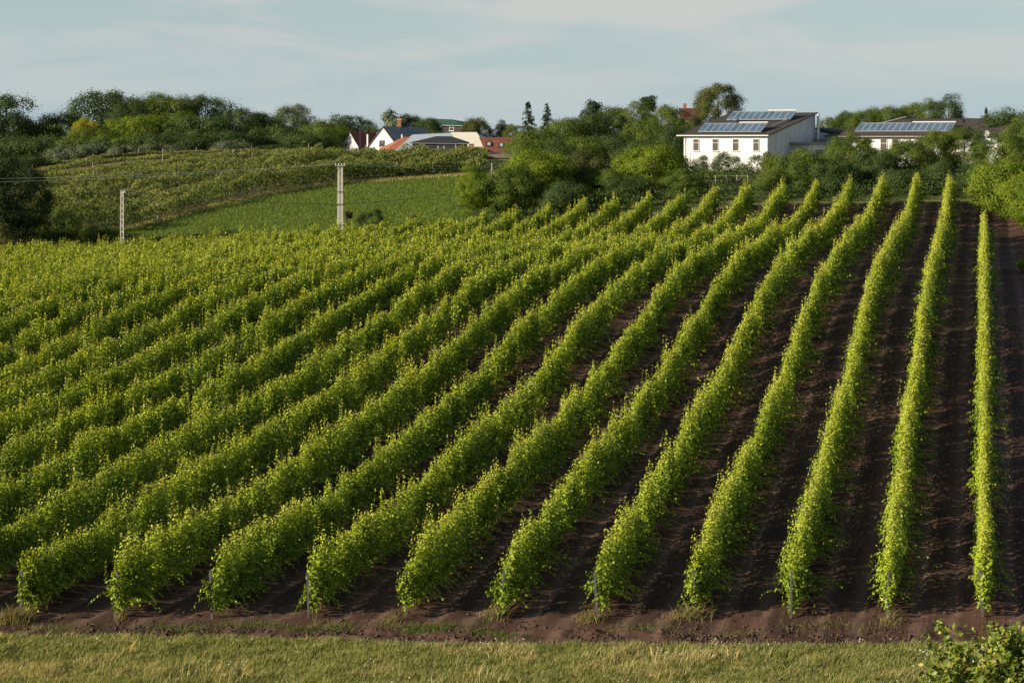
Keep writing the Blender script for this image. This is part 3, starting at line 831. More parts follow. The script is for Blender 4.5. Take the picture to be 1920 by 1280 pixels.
def tree(px, ytop, wpx, D, kind, mat, label, cat='tree', name='tree', group=None, ybase=None):
    X = (px-960)/F*D; z0 = gz(X, D) if ybase is None else (HY-ybase)/F*D
    z1 = (HY-ytop)/F*D; h = z1-z0; w = wpx/F*D
    _cnt[0] += 1; v = _cnt[0]
    me, tm, asp = proto(kind, h/w, v)
    root = thing(name, (X, D, z0), label, cat, group)
    root.rotation_euler = (0, 0, (v*2.4) % 6.28)
    root.scale = (w*1.06, w*1.06, h*1.03/asp)
    put('crown', me, M[mat], root)
    put('trunk', tm, M['bark'], root)
    return root
W_ = 'trees of the wood on the left ridge'
LEFT = [
 (8,178,112,318,'broad','dark','dark round tree against the sky at the left photo edge'),
 (62,232,90,326,'broad','mid','low green tree in the dip right of the leftmost skyline tree'),
 (112,212,95,322,'broad','mid','mid-green tree on the rising skyline left of the tall dark crown'),
 (160,221,44,312,'near','yellow','small tree with glowing yellow top among green trees'),
 (166,238,80,309,'broad','mid','green tree standing in front of the glowing yellow top'),
 (193,171,118,330,'broad','dark','tallest dark twin-peaked tree on the left skyline'),
 (212,224,70,313,'broad','bright','bright green tree directly right of the yellow tree'),
 (252,187,80,326,'broad','dark','dark skyline tree right of the twin-peaked crown'),
 (262,216,84,314,'broad','bright','bright green tree in the middle of the ridge wood'),
 (303,176,84,328,'broad','mid','light-topped green tree on the skyline of the ridge wood'),
 (338,180,70,326,'tall','mid','narrow mid-green skyline tree left of the last high crown'),
 (388,180,90,330,'broad','dark','grey-dark rounded skyline tree where the high ridge wood ends'),
 (335,214,104,316,'broad','mid','broad mid-green tree below the skyline of the ridge wood'),
 (390,216,110,314,'broad','dark','broad dark tree in front of the last high skyline crown'),
 (448,204,90,322,'broad','dark','dark tree with bumpy top where the wood skyline drops'),
 (492,212,80,324,'broad','dark','dark tree in the middle of the low wood skyline'),
 (548,197,74,326,'broad','grey','single rounded grey-green tree rising above the low wood skyline'),
 (520,232,90,314,'broad','dark','shaded dark tree below the single rounded grey-green crown'),
 (600,226,76,318,'broad','mid','mid-green tree right of the rounded grey-green crown'),
 (622,236,56,312,'broad','mid','low green tree just left of the red-roofed cottage'),
 (655,216,78,324,'broad','dark','dark tree rising behind the red-roofed cottage'),
 (30,250,100,308,'broad','dark','dark tree below the skyline at the left edge'),
 (88,252,110,306,'broad','dark','shaded tree on the left, below the dip in the skyline'),
 (150,252,84,305,'broad','mid','green tree under the yellow-topped tree'),
 (225,250,90,306,'broad','mid','green tree under the bright green crowns of the ridge wood'),
 (300,246,100,306,'broad','dark','dark tree low in the ridge wood above the slope crest'),
 (370,250,96,306,'broad','dark','dark tree low in the wood, left of the deep shaded stretch'),
 (440,244,100,308,'broad','dark','deep shaded tree low in the middle of the wood'),
 (575,248,90,306,'broad','dark','dark low tree left of the red-roofed cottage, next but one'),
]
for i, (px, yt, w, D, kd, mt, lb) in enumerate(LEFT):
    tree(px, yt, w*1.15, D, 'wood' if yt > 200 else kd, mt, lb, name='tree', group=W_)
SH = 'grey-green shrubs along the wood edge'
for (px, yt, w, D, mt, lb) in ((130,272,90,300,'grey','leftmost grey-green willowy shrub at the wood edge'), (182,264,80,300,'grey','tall grey-green shrub at the wood edge below the yellow tree'),
    (240,270,80,299,'grey','grey-green shrub at the wood edge below the bright green trees'), (300,266,84,299,'grey','wispy grey-green shrub in the middle of the wood edge'),
    (430,262,80,300,'grey','pale shrub at the wood edge before the deep shaded trees'), (60,290,110,298,'dark','dark shrub at the left photo edge above the big near tree'),
    (20,300,90,270,'dark','dark shrub half hidden by the big near left tree'), (510,270,70,302,'dark','small dark shrub right of the pale wood-edge shrub')):
    tree(px, yt, w, D, 'bush', mt, lb, 'shrub', 'shrub', SH)
NR_ = {}
tree(18, 298, 150, 188, 'near', 'deep', 'large dark tree at the left edge, standing beyond the vineyard corner', ybase=470)
tree(100, 388, 90, 196, 'bush', 'mid', 'green shrub right of the large dark tree at the left edge', 'shrub', 'shrub')
tree(185, 420, 70, 196, 'bush', 'mid', 'small green shrub just left of the ladder-shaped concrete pole', 'shrub', 'shrub')
tree(6, 420, 24, 181.5, 'bush', 'brown', 'small rusty brown shrub at the left edge before the dark tree', 'shrub', 'shrub')
tree(698, 393, 52, 184, 'bush', 'deep', 'round blackish bush right of the double concrete pole', 'bush', 'bush')
tree(654, 398, 14, 184, 'column', 'purple', 'tiny dark bush at the foot of the double concrete pole', 'bush', 'bush')
tree(781, 402, 17, 184, 'bush', 'purple', 'very small dark bush far right of the round blackish one', 'bush', 'bush')
VB = 'trees behind the village houses'
for a in ((741,205,44,318,'column','grey','slim pale poplar behind the grey-roofed house'), (705,240,50,322,'broad','mid','small green tree between red and grey roofs'),
          (770,215,62,320,'broad','dark','dark tree right of the poplar behind the grey roof'), (800,222,60,316,'broad','dark','dark tree left of the green-roofed chalet'),
          (818,246,56,300,'broad','brown','brownish bush-like tree before the green-roofed chalet'), (893,221,52,318,'broad','brown','brown-green round tree right of the green-roofed chalet'),
          (938,226,42,320,'broad','dark','dark tree between the brownish tree and the conifers'), (962,234,40,316,'broad','mid','mid-green tree left of the taller conifer')):
    tree(*a, group=VB)
CO = 'conifers on the skyline'
for a in ((990,193,60,280,'conifer','needle','taller of two pointed spruces in the middle skyline'), (1026,195,54,280,'conifer','needle','smaller pointed spruce right of its taller twin'),
          (1849,203,34,285,'conifer','needle','tiny spruce beyond the right end of the long building'),):
    tree(*a, cat='spruce', name='spruce_tree', group=CO)
tree(1112, 191, 52, 285, 'column', 'needle', 'dark bushy pine top above the middle wood', 'pine', 'pine_tree')
tree(1214, 183, 36, 282, 'column', 'dark', 'narrow leaning poplar on the middle skyline', 'poplar', 'poplar_tree')
MB_ = 'trees of the middle wood'
for a in ((1010,238,110,255,'tall','mid','tall rounded tree right of the red skylight roof'), (990,262,84,250,'tall','mid','green tree overlapping the red skylight roof'),
          (1062,222,90,268,'broad','mid','mid-green tree right of the smaller spruce'), (1110,214,90,270,'broad','dark','dark green tree under the pine top'),
          (1150,201,80,276,'broad','dark','dark skyline tree between pine top and poplar'), (1190,192,76,274,'tall','mid','skyline tree touching the left side of the poplar'),
          (1210,226,90,258,'broad','mid','green tree below the leaning poplar'), (1256,199,92,266,'broad','mid','green skyline tree left of the maroon-roofed house'),
          (1262,238,80,244,'broad','dark','dark green tree touching the left end of the white building'), (1150,250,110,246,'tall','dark','dark tree in the centre of the middle wood'),
          (1090,255,100,244,'tall','mid','mid-green tree below the pine top'), (1045,262,90,236,'tall','dark','dark tree behind the bright wind-blown tree'),
          (1200,262,96,232,'tall','dark','shaded tree behind the feathery bright tree'), (1300,222,60,258,'broad','brown','brownish tree between maroon roof and white building'),
          (1240,288,80,212,'near','mid','olive tree left of the white building base')):
    tree(*a, group=MB_)
FB = 'trees behind the far end of the vineyard'
for a in ((889,312,66,190,'near','bright','small light green tapering tree at the edge of the green field'), (1010,282,140,196,'near','bright','big bright wind-blown tree above the vineyard, right of the tapering one'),
          (955,312,110,190,'near','mid','olive green tree left-front of the big wind-blown tree'), (1090,284,104,200,'near','brown','dark brownish tree right of the big wind-blown tree'),
          (1135,318,80,196,'near','mid','small green tree right of the dark brownish one'), (1222,272,130,198,'near','bright','feathery bright green tree left of the white building'),
          (1284,318,84,190,'near','mid','low green tree below the left end of the white building'), (1180,330,80,190,'near','dark','low dark tree at the end of the middle vine rows'),
          (1060,340,90,187,'near','dark','low dark tree tight behind the vine row crests'),
          (1495,280,118,196,'near','mid','green tree hiding the lower right side of the white building'), (1450,318,66,190,'near','mid','small tree left-front of that hiding the white building side'),
          (1592,251,98,202,'near','mid','tall green tree between the two white buildings'), (1560,300,90,194,'near','dark','shaded tree below the gap between the white buildings'),
          (1640,280,84,198,'near','dark','dark tree before the left windows of the long building'), (1702,263,96,200,'near','mid','green tree before the middle of the long building'),
          (1750,247,84,206,'near','mid','taller tree rising past the eaves of the long building'), (1690,316,100,193,'near','dark','dark low tree behind the tips of the right vine rows'),
          (1808,240,78,206,'near','mid','tree at the right end of the long building'), (1775,300,90,194,'near','dark','dark low tree behind the thinnest vine row tip'),
          (1828,322,70,190,'near','dark','shaded low tree left of the big bright right tree')):
    tree(*a, group=FB)
HB = 'shrubs before the white building'
for a in ((1318,291,44,226,'bush','grey','leftmost blue-grey shrub under the white building wall'), (1366,284,56,226,'bush','grey','middle blue-grey shrub under the white building wall'),
          (1420,290,56,222,'bush','grey','blue-grey shrub under the right corner of the white building'), (1345,318,70,212,'bush','mid','low green hedge bush below the white building'),
          (1445,284,30,226,'column','grey','narrow grey shrub at the corner of the white building')):
    tree(*a, cat='shrub', name='shrub', group=HB)
tree(1344, 161, 86, 268, 'near', 'brown', 'tall brown-green tree behind the white building, highest on the right skyline')
BB = 'trees behind the long building'
for a in ((1592,210,72,300,'broad','dark','dark tree right of the white flue pipe'), (1562,220,66,300,'broad','mid','low green tree just right of the flue pipe'), (1624,206,76,296,'broad','mid','mid-green skyline tree left of centre behind the long building'),
          (1664,200,76,296,'broad','mid','bumpy green skyline tree behind the long building ridge'), (1706,195,78,298,'broad','mid','higher green skyline tree left of the tall ragged one'),
          (1742,186,60,296,'tall','mid','green tree leaning on the left of the tall ragged tree'), (1778,178,62,296,'tall','dark','tall ragged dark tree, highest behind the long building')):
    tree(*a, group=BB)
RB = 'trees at the right edge'
for a in ((1885,204,104,240,'wood','dark','dark tree on the skyline at the right edge'), (1925,218,96,232,'wood','mid','tree cut by the right photo edge, behind the bright one'),
          (1884,246,116,178,'near','mid','big mid-green tree at the right edge, upper crown'), (1902,300,166,166,'near','bright','bushy bright green tree at the right edge beside the last vine row'),
          (1950,330,130,160,'near','bright','bright tree cut by the right photo edge above the bare patch')):
    tree(*a, group=RB)
tree(1930, 486, 64, 128, 'bush', 'bright', 'small bright bush poking in at the right edge beside the bare soil', 'bush', 'bush')
# leaning undergrowth that closes the wood under its crowns
r_ = np.random.default_rng(77)
n_ = 60000
X_ = r_.uniform(-.30, .28, n_)*322; D_ = 322+r_.uniform(-4, 16, n_)
C = np.stack([X_, D_, ground(X_, D_)+r_.random(n_)*3.2*(.3+1.1*vnoise(X_, D_, 4))], 1)
V, Fq = leaf_quads(C, r_.normal(size=(n_, 3))+np.array([0, -.5, .6]), r_.uniform(.14, .28, n_), .7)
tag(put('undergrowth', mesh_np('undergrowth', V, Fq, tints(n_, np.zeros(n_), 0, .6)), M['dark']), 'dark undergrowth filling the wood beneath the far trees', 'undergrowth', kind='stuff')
n_ = 70000
X_ = r_.uniform(-.02, .27, n_)*190; D_ = 184+r_.random(n_)**1.3*45; X_ *= D_/190
kp = ~((X_ > 18) & (X_ < 60) & (D_ > 224)); X_, D_ = X_[kp], D_[kp]; n_ = len(X_)
C = np.stack([X_, D_, ground(X_, D_)+r_.random(n_)*2.1*(.1+1.3*vnoise(X_, D_, 2.2))], 1)
V, Fq = leaf_quads(C, r_.normal(size=(n_, 3))*1.3+np.array([-.3, -.5, .4]), r_.uniform(.10, .20, n_), .7)
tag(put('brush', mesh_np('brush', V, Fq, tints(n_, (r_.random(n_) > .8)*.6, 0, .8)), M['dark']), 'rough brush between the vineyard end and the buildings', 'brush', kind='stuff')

# near bush, lower right corner
def near_bush():
    r_ = np.random.default_rng(5)
    D = 40.0; X0 = (1868-960)/F*D; g = gz(X0, D)
    root = thing('tree', (X0, D, g), 'leafy treetop close to the camera in the lower right corner', 'tree')
    parts, b = [], MB()
    b.tube([(X0, D, g-.1), (X0+.05, D, g+.9), (X0-.05, D+.05, g+1.7), (X0, D, g+2.4)], [.09, .07, .05, .02], 8)
    ztop = (HY-1178)/F*D
    for i in range(330):
        a = r_.random()*6.28; rr = r_.uniform(0, 1)**.5
        ex = X0+rr*math.cos(a)*1.75+.25; ey = D+rr*math.sin(a)*1.3
        ez = g+.5+(ztop-g-.5)*r_.uniform(.1, 1)**.45*(1-.30*rr**2)+r_.normal(0, .10)
        if i < 5: ex, ez = [X0-1.05, X0-.15, X0+.18, X0-1.35, X0+.35][i], (HY-[1172, 1163, 1172, 1195, 1180][i])/F*D-.06; ey = D+r_.normal(0, .3)
        s0 = np.array([X0+(ex-X0)*.25, D+(ey-D)*.25, g+(ez-g)*.45]); e = np.array([ex, ey, ez])
        mid = (s0+e)/2+np.array([0, 0, .12])
        b.tube([s0, mid, e], [.018, .012, .004], 5)
        nl = 80 if i < 5 else 85
        tt = r_.uniform(.3, 1.05, nl)[:, None]
        q = (1-tt)**2*s0+2*tt*(1-tt)*mid+tt**2*e+r_.normal(0, .085 if i > 4 else .06, (nl, 3))
        parts.append(q)
    C = np.concatenate(parts); n_ = len(C)
    Nn = r_.normal(size=(n_, 3))*.8+np.array([-.3, -.3, .5])
    org = np.array([X0, D, g])
    V, Fq = leaf_quads(C-org, Nn, r_.uniform(.09, .18, n_), .62, r_)
    put('crown', mesh_np('crown', V, Fq, tints(n_, (r_.random(n_) > .86)*.7)), leafmat('near_leaf', (0.07, 0.12, 0.015), (0.19, 0.24, 0.03), (0.45, 0.40, 0.10), .32, rough=.4, spec=.4), root)
    b.build('trunk', M['bark'], root)
near_bush()

# ------------------------------------------------------------------ buildings
def win(root, A, B, t_, zc, w, h, shutter=False, pane='glass', name='window'):
    """window on the wall running from A to B (left to right seen from outside)"""
    A = np.array(A); B = np.array(B); d = (B-A)[:2]; ln = np.linalg.norm(d); d = d/ln
    ux = np.array([d[0], d[1], 0]); nrm = np.array([d[1], -d[0], 0])
    c = np.array([A[0]+(B[0]-A[0])*t_, A[1]+(B[1]-A[1])*t_, zc])+nrm*.03
    b = MB(); fw = .055; Z = (0, 0, 1)
    b.box(c+np.array([0, 0, h/2-fw/2]), ux, nrm, Z, w, .10, fw); b.box(c-np.array([0, 0, h/2-fw/2]), ux, nrm, Z, w, .10, fw)
    b.box(c-ux*(w/2-fw/2), ux, nrm, Z, fw, .096, h-2*fw); b.box(c+ux*(w/2-fw/2), ux, nrm, Z, fw, .096, h-2*fw)
    b.box(c+np.array([0, 0, h*.17]), ux, nrm, Z, w-2*fw, .09, fw*.8)
    o = b.build(name, M['whiteframe'], root)
    p = MB(); p.box(c-nrm*.01, ux, nrm, Z, w-2*fw, .05, h-2*fw); p.build('pane', M[pane], o)
    s = MB(); s.box(c+nrm*.06-np.array([0, 0, h/2+.03]), ux, nrm, Z, w+.16, .18, .05); s.build('sill', M['whiteframe'], o)
    return o
def building(name, label, cat, E0, E1, R0, R1, gz0, roofm, wallm, f=1.0, gable=(False, False), inset=.3, group=None):
    """pitched building from its front eave and ridge; the back slope is mirrored with factor f. returns root and wall corners"""
    E0, E1, R0, R1 = [np.array(v, float) for v in (E0, E1, R0, R1)]
    ax = (E1-E0)[:2]; ax = ax/np.linalg.norm(ax); nx = np.array([-ax[1], ax[0]])      # nx points to the back
    dep0 = float((R0-E0)[:2] @ nx); drop = (R0[2]-E0[2])
    def back(e):
        q = e.copy(); q[:2] += nx*dep0*(1+f); q[2] = R0[2]-drop*f; return q
    B0, B1 = back(E0), back(E1)
    c = (E0+B1)/2
    root = thing(name, (c[0], c[1], gz0), label, cat, group)
    th = np.array([0, 0, -.14])
    m = MB()
    m.poly([E0, E1, R1, R0]); m.poly([B1, B0, R0, R1])
    if not gable[0]: m.poly([B0, E0, R0])
    if not gable[1]: m.poly([E1, B1, R1])
    for a_, b_ in ((E0, E1), (E1, B1), (B1, B0), (B0, E0)):
        if (gable[0] and a_ is B0) or (gable[1] and a_ is E1): continue
        m.poly([a_+th, b_+th, b_, a_])
    m.poly([E0+th, B0+th, B1+th, E1+th])
    roof = m.build('roof', M[roofm], root)
    # walls
    def ins(p, sx, sy): q = p.copy(); q[:2] += ax*sx+nx*sy; return q
    i0 = inset if not gable[0] else .02; i1 = inset if not gable[1] else .02
    w0, w1, w2, w3 = ins(E0, i0, inset), ins(E1, -i1, inset), ins(B1, -i1, -inset*f), ins(B0, i0, -inset*f)
    wm = MB()
    zt = [w0[2]-.1, w1[2]-.1, w2[2]-.1, w3[2]-.1]
    cs_ = [w0, w1, w2, w3]
    lo = [np.array([q[0], q[1], gz0-.8]) for q in cs_]
    hi_ = [np.array([q[0], q[1], z+.05]) for q, z in zip(cs_, zt)]
    for i in range(4):
        j = (i+1) % 4; wm.poly([lo[i], lo[j], hi_[j], hi_[i]])
    if gable[0]: wm.poly([hi_[3], hi_[0], R0+np.array([*(ax*.02), -.12])])
    if gable[1]: wm.poly([hi_[1], hi_[2], R1+np.array([*(-ax*.02), -.12])])
    wall = wm.build('wall', M[wallm], root)
    if gable[0]:      # barge boards along the visible gable
        bb = MB(); o_ = np.array([*(-ax*.10), 0])
        for p_ in (E0, B0):
            bb.hexa([p_+o_+th*1.6, R0+o_+th*1.6, R0+th*1.6+np.array([*(ax*.03), 0]), p_+th*1.6+np.array([*(ax*.03), 0])],
                    [p_+o_+np.array([0, 0, .03]), R0+o_+np.array([0, 0, .03]), R0+np.array([*(ax*.03), .03]), p_+np.array([*(ax*.03), .03])])
        bb.build('barge_board', M['darkwood'], root)
    gt = MB(); gt.tube([E0+np.array([*(-nx*.06), -.12]), E1+np.array([*(-nx*.06), -.12])], .06, 6); gt.build('gutter', M['gutter'], root)
    return root, (w0, w1, w2, w3), roof

# --- village, about 300 m off
GV = -3.3
rA, wA, _ = building('cottage', 'small red-roofed cottage with timber gable, leftmost of the village houses', 'house', P(674,276,309), P(724,276,313), P(657,247,311), P(704,249,315), GV, 'brownred', 'plaster', 1.0, (True, False))
b = MB(); b.box(P(668, 262, 308.6)+np.array([.6, 0, .2]), (1, 0, 0), (0, 1, 0), (0, 0, 1), .25, .25, 3.4); b.build('timber_post', M['darkwood'], rA)
b = MB(); b.tube([P(689.5, 292, 306), P(689.5, 252, 306)], .15, 10); b.build('flue_pipe', M['insulator'], rA)
rB, wB, roofB = building('house', 'white gabled house with dark grey slate roof and one gable window', 'house', P(742,268,300), P(818,266,308), P(719,237,301.5), P(798,240,309.5), GV, 'slate', 'plaster', 1.28, (True, False), inset=.25)
win(rB, wB[3], wB[0], .52, (HY-269.5)/F*301, .95, 1.05, pane='glass')
for s_ in (-1, 1):
    b = MB(); A_, B_ = wB[3], wB[0]; d_ = (B_-A_)[:2]/np.linalg.norm((B_-A_)[:2]); nn = np.array([d_[1], -d_[0], 0])
    c_ = A_+(B_-A_)*.52; c_[2] = (HY-269.5)/F*301
    b.box(c_+np.array([*d_, 0])*s_*.33+nn*.09, (*d_, 0), nn, (0, 0, 1), .28, .05, 1.0); b.build('shutter', M['darkwood'], rB)
b = MB(); b.box(P(748.5, 232, 305), (1, 0, 0), (0, 1, 0), (0, 0, 1), .6, .6, 1.7); ch = b.build('chimney', M['brick'], roofB)
b = MB(); b.box(P(748.5, 224.5, 305), (1, 0, 0), (0, 1, 0), (0, 0, 1), .74, .74, .14); b.build('chimney_cap', M['concrete'], ch)
b = MB(); b.tube([P(754, 268, 299), P(754, 252, 299)], .16, 10); b.build('flue_pipe', M['steel'], rB)
rO, _, _ = building('shed', 'low orange-tiled lean-to between the white gable and the pale metal roof', 'shed', P(706,292,292), P(744,290,292), P(758,257,297), P(770,257,297), GV, 'orange', 'plaster', .6)
rS, _, _ = building('hall', 'long pale blue-grey metal roof behind the black-roofed house', 'building', P(738,287,291), P(890,287,291), P(774,252.5,298), P(852,249,298), GV, 'silver', 'plaster', .6)
rC, _, _ = building('hall', 'bright cream sheeted roof left of the red skylight roof', 'building', P(872,290,289.5), P(919,290,289.5), P(845,248,296), P(894,248,296), GV, 'cream', 'plaster', .3, (False, True))
rK, wK, roofK = building('house', 'low black hip-roofed house with a band of wide windows', 'house', P(769,267,283), P(878,268.5,283), P(818,255.5,287), P(846,255.5,287), GV, 'black', 'darkwood', 1.0)
for t_, w_, pn in ((.10, .7, 'curtain'), (.33, 2.2, 'curtain'), (.53, .8, 'glass'), (.70, 1.6, 'glass'), (.88, 1.1, 'curtain')):
    win(rK, wK[0], wK[1], t_, (HY-275)/F*283, w_, .75, pane=pn)
b = MB(); b.hexa([P(735,288,279), P(900,288,279), P(880,288,283), P(765,288,283)], [P(735,287,279), P(900,287,279), P(876,279,283), P(768,279,283)]); b.build('lower_roof', M['black'], rK)
rT, _, _ = building('shed', 'long low weathered tile roof in front of the black-roofed house', 'shed', P(832,293,276), P(965,294,276), P(836,284,279), P(962,286,279), GV-.2, 'oldtile', 'brick', 1.0)
b = MB(); pc = P(884, 280, 277); b.box(pc, (1, 0, 0), (0, 1, 0), (0, 0, 1), .72, .72, 1.4); ch = b.build('chimney', M['brick'], rT)
b = MB(); b.box(pc+np.array([0, 0, .74]), (1, 0, 0), (0, 1, 0), (0, 0, 1), .86, .86, .12); b.build('chimney_cap', M['concrete'], ch)
E0, E1, R0, R1 = P(912,289,288), P(975,289,288), P(898,257.5,292), P(968,258,292)
rD, _, roofD = building('house', 'red-tiled roof with two skylights, right end of the village', 'house', E0, E1, R0, R1, GV, 'redtile', 'plaster', 1.0, (False, False))
sn = np.cross(E1-E0, R0-E0); sn /= np.linalg.norm(sn); sx_ = (E1-E0)/np.linalg.norm(E1-E0); sy_ = (R0-E0)-sx_*((R0-E0) @ sx_); sy_ /= np.linalg.norm(sy_)
for u_, v_ in ((.20, .56), (.56, .50)):
    c_ = E0+(E1-E0)*u_+(R0-E0)*v_+sn*.06
    b = MB(); b.box(c_, sx_, sy_, sn, .85, 1.2, .12); o = b.build('skylight', M['darkwood'], roofD)
    b = MB(); b.box(c_+sn*.05, sx_, sy_, sn, .42, .80, .06); b.build('pane', M['silver'], o)
rE, wE, _ = building('chalet', 'dark wooden chalet with a green sheet roof behind the village', 'house', P(826,234,335), P(868,235,333), P(804,222.5,340), P(847,224,338), -1.6, 'greenroof', 'darkwood', 1.0, (True, False))
win(rE, wE[0], wE[1], .5, (HY-241)/F*333, .9, .8)
rF, _, roofF = building('house', 'maroon-roofed house half hidden between skyline trees', 'house', P(1284,222,296), P(1322,222,296), P(1272,203,300), P(1312,203,300), -1.5, 'maroon', 'plaster', 1.0)
b = MB(); b.box(P(1284, 200, 300), (1, 0, 0), (0, 1, 0), (0, 0, 1), .5, .5, .9); b.build('chimney', M['brick'], roofF)

# --- white building with mono-pitch roof
TH = math.radians(33); C0 = np.array([(1441-960)/F*235, 235.0, 0.0]); GG = -4.3
uxw = np.array([math.cos(TH), -math.sin(TH), 0]); uyw = np.array([math.sin(TH), math.cos(TH), 0]); Zv = np.array([0, 0, 1.0])
def lw(x, y, z, c=C0): return c+uxw*x+uyw*y+Zv*z
rG = thing('white_building', lw(-6, 6, GG), 'white building with dark mono-pitch roof carrying two rows of solar panels', 'building')
Wd, Dp, ze, zr = 11.3, 13.2, .42, 3.05
b = MB()
c4 = [(-Wd, 0), (0, 0), (0, Dp), (-Wd, Dp)]; zt = [ze-.05, ze-.05, zr-.12, zr-.12]
lo = [lw(x, y, GG-.8) for x, y in c4]; hh_ = [lw(x, y, z) for (x, y), z in zip(c4, zt)]
for i in range(4): b.poly([lo[i], lo[(i+1) % 4], hh_[(i+1) % 4], hh_[i]])
b.build('wall', M['plaster'], rG)
b = MB(); sl_ = (zr-ze)/Dp
def rz(y): return ze+sl_*y
b.hexa([lw(-Wd-.7, -.45, rz(-.45)-.02), lw(.25, -.45, rz(-.45)-.02), lw(.25, Dp+.4, rz(Dp+.4)-.02), lw(-Wd-.7, Dp+.4, rz(Dp+.4)-.02)],
       [lw(-Wd-.7, -.45, rz(-.45)+.11), lw(.25, -.45, rz(-.45)+.11), lw(.25, Dp+.4, rz(Dp+.4)+.11), lw(-Wd-.7, Dp+.4, rz(Dp+.4)+.11)])
roofG = b.build('roof', M['shingle'], rG)
b = MB(); b.tube([lw(-Wd-.7, -.55, rz(-.45)+.02), lw(.25, -.55, rz(-.45)+.02)], .075, 8); b.build('gutter', M['whiteframe'], rG)
for x in (-Wd+.25, -.1):
    b = MB(); b.tube([lw(x, -.10, ze-.1), lw(x, -.10, GG)], .05, 6); b.build('downspout', M['gutter'], rG)
for x in (-9.6, -7.0, -4.3, -1.6):
    o = win(rG, lw(-Wd, 0, 0), lw(0, 0, 0), (x+Wd)/Wd, (HY-272)/F*238, .84, 1.48, pane='curtain')
b = MB(); b.box(lw(-10.7, -.03, -1.6), uxw, uyw, Zv, .55, .06, 2.3); b.build('shutter_door', M['whiteframe'], rG, 'plain white shutter panel at the left corner')
# annex with flat dark roof
b = MB(); b.hexa([lw(0.003, 6.2, GG-.8), lw(2.3, 6.2, GG-.8), lw(2.3, Dp+2, GG-.8), lw(0.003, Dp+2, GG-.8)], [lw(0.003, 6.2, -.75), lw(2.3, 6.2, -.75), lw(2.3, Dp+2, -.75), lw(0.003, Dp+2, -.75)])
an = b.build('annex', M['plaster'], rG)
b = MB(); b.hexa([lw(0.01, 5.7, -.74), lw(2.7, 5.7, -.74), lw(2.7, Dp+2.3, -.74), lw(0.01, Dp+2.3, -.74)], [lw(0.01, 5.7, -.46), lw(2.7, 5.7, -.46), lw(2.7, Dp+2.3, -.46), lw(0.01, Dp+2.3, -.46)]); b.build('annex_roof', M['slate'], an)
win(rG, lw(2.3, 6.2, 0), lw(2.3, Dp+2, 0), .35, -1.75, 2.6, .8, pane='curtain')
b = MB(); b.hexa([lw(0.003, Dp+.003, GG), lw(2.5, Dp+.003, GG), lw(2.5, Dp+7, GG), lw(.003, Dp+7, GG)], [lw(0.003, Dp+.003, .9), lw(2.5, Dp+.003, .4), lw(2.5, Dp+7, .4), lw(.003, Dp+7, .9)]); wg = b.build('rear_wing', M['plaster'], rG)
b = MB(); b.hexa([lw(-.3, Dp+.45, 1.1), lw(3.0, Dp+.45, .4), lw(3.0, Dp+7, .4), lw(-.3, Dp+7, 1.1)], [lw(-.3, Dp+.45, 1.35), lw(3.0, Dp+.45, .65), lw(3.0, Dp+7, .65), lw(-.3, Dp+7, 1.35)]); b.build('wing_roof', M['shingle'], wg)
b = MB(); b.tube([lw(.55, Dp-.3, -.4), lw(.55, Dp-.3, 2.9)], .17, 12); b.tube([lw(.55, Dp-.3, 2.9), lw(.55, Dp-.3, 3.0)], .22, 12); b.tube([lw(.2, Dp-.3, .6), lw(.2, Dp-.3, .3)], .07, 6)
b.build('flue_pipe', M['steel'], rG)
b = MB(); b.box(lw(.9, Dp-.5, -.1), uxw, uyw, Zv, 1.3, .8, .12); b.build('flue_bracket', M['slate'], rG)
for x in (-8.2, -1.4):
    b = MB(); b.tube([lw(x, 3.4, rz(3.4)+.32), lw(x+.2, 9.2, rz(9.2)+.34)], .07, 6); b.build('roof_pipe', M['alu'], roofG)
def array(label, x0, x1, y0, z0, n, c=C0, slope=sl_, tilt=.52, ln=2.05, roofz=None, bar=True):
    yc, zc_ = y0, z0
    root = thing('solar_array', lw((x0+x1)/2, y0, z0-.1, c), label, 'solar panels', 'solar arrays on the roofs')
    dy, dz = ln*math.cos(tilt), ln*math.sin(tilt)
    sy2 = uyw*math.cos(tilt)+Zv*math.sin(tilt); sn2 = -uyw*math.sin(tilt)+Zv*math.cos(tilt)
    w = (x1-x0)/n
    for i in range(n):
        cc_ = lw(x0+w*(i+.5), y0+dy/2, z0+dz/2, c)
        b = MB(); b.box(cc_, uxw, sy2, sn2, w-.07, ln-.07, .05)
        p = b.build('panel', M['panel'], root)
        b = MB()
        for s_ in (-1, 1):
            b.box(cc_+uxw*s_*(w/2-.025)+sn2*.005, uxw, sy2, sn2, .045, ln, .08)
            b.box(cc_+sy2*s_*(ln/2-.02)+sn2*.004, uxw, sy2, sn2, w-.10, .05, .076)
        b.build('frame', M['alu'], p)
    b = MB()
    for i in range(0, n+1, 3):
        x = min(x0+w*i+.02, x1-.05)
        top = lw(x, y0+dy+.03, z0+dz-.03, c); bot = lw(x, y0+dy+.03, z0+slope*dy-.12, c); fr = lw(x, y0+.02, z0-.02, c)
        b.tube([top, bot], .03, 5); b.tube([bot, fr], .03, 5)
    b.build('support', M['alu'], root)
    if bar:
        b = MB(); b.tube([lw(x0+(x1-x0)*.55, y0+dy+.12, z0+dz+.12, c), lw(x1, y0+dy+.12, z0+dz+.12, c)], .07, 8); b.build('header_pipe', M['alu'], root)
    return root
array('lower front row of solar panels on the white building roof', -9.75, -1.35, .75, rz(.75)+.24, 10)
array('upper rear row of solar panels near the ridge of the white building', -9.6, -1.0, 8.1, rz(8.1)+.30, 10)

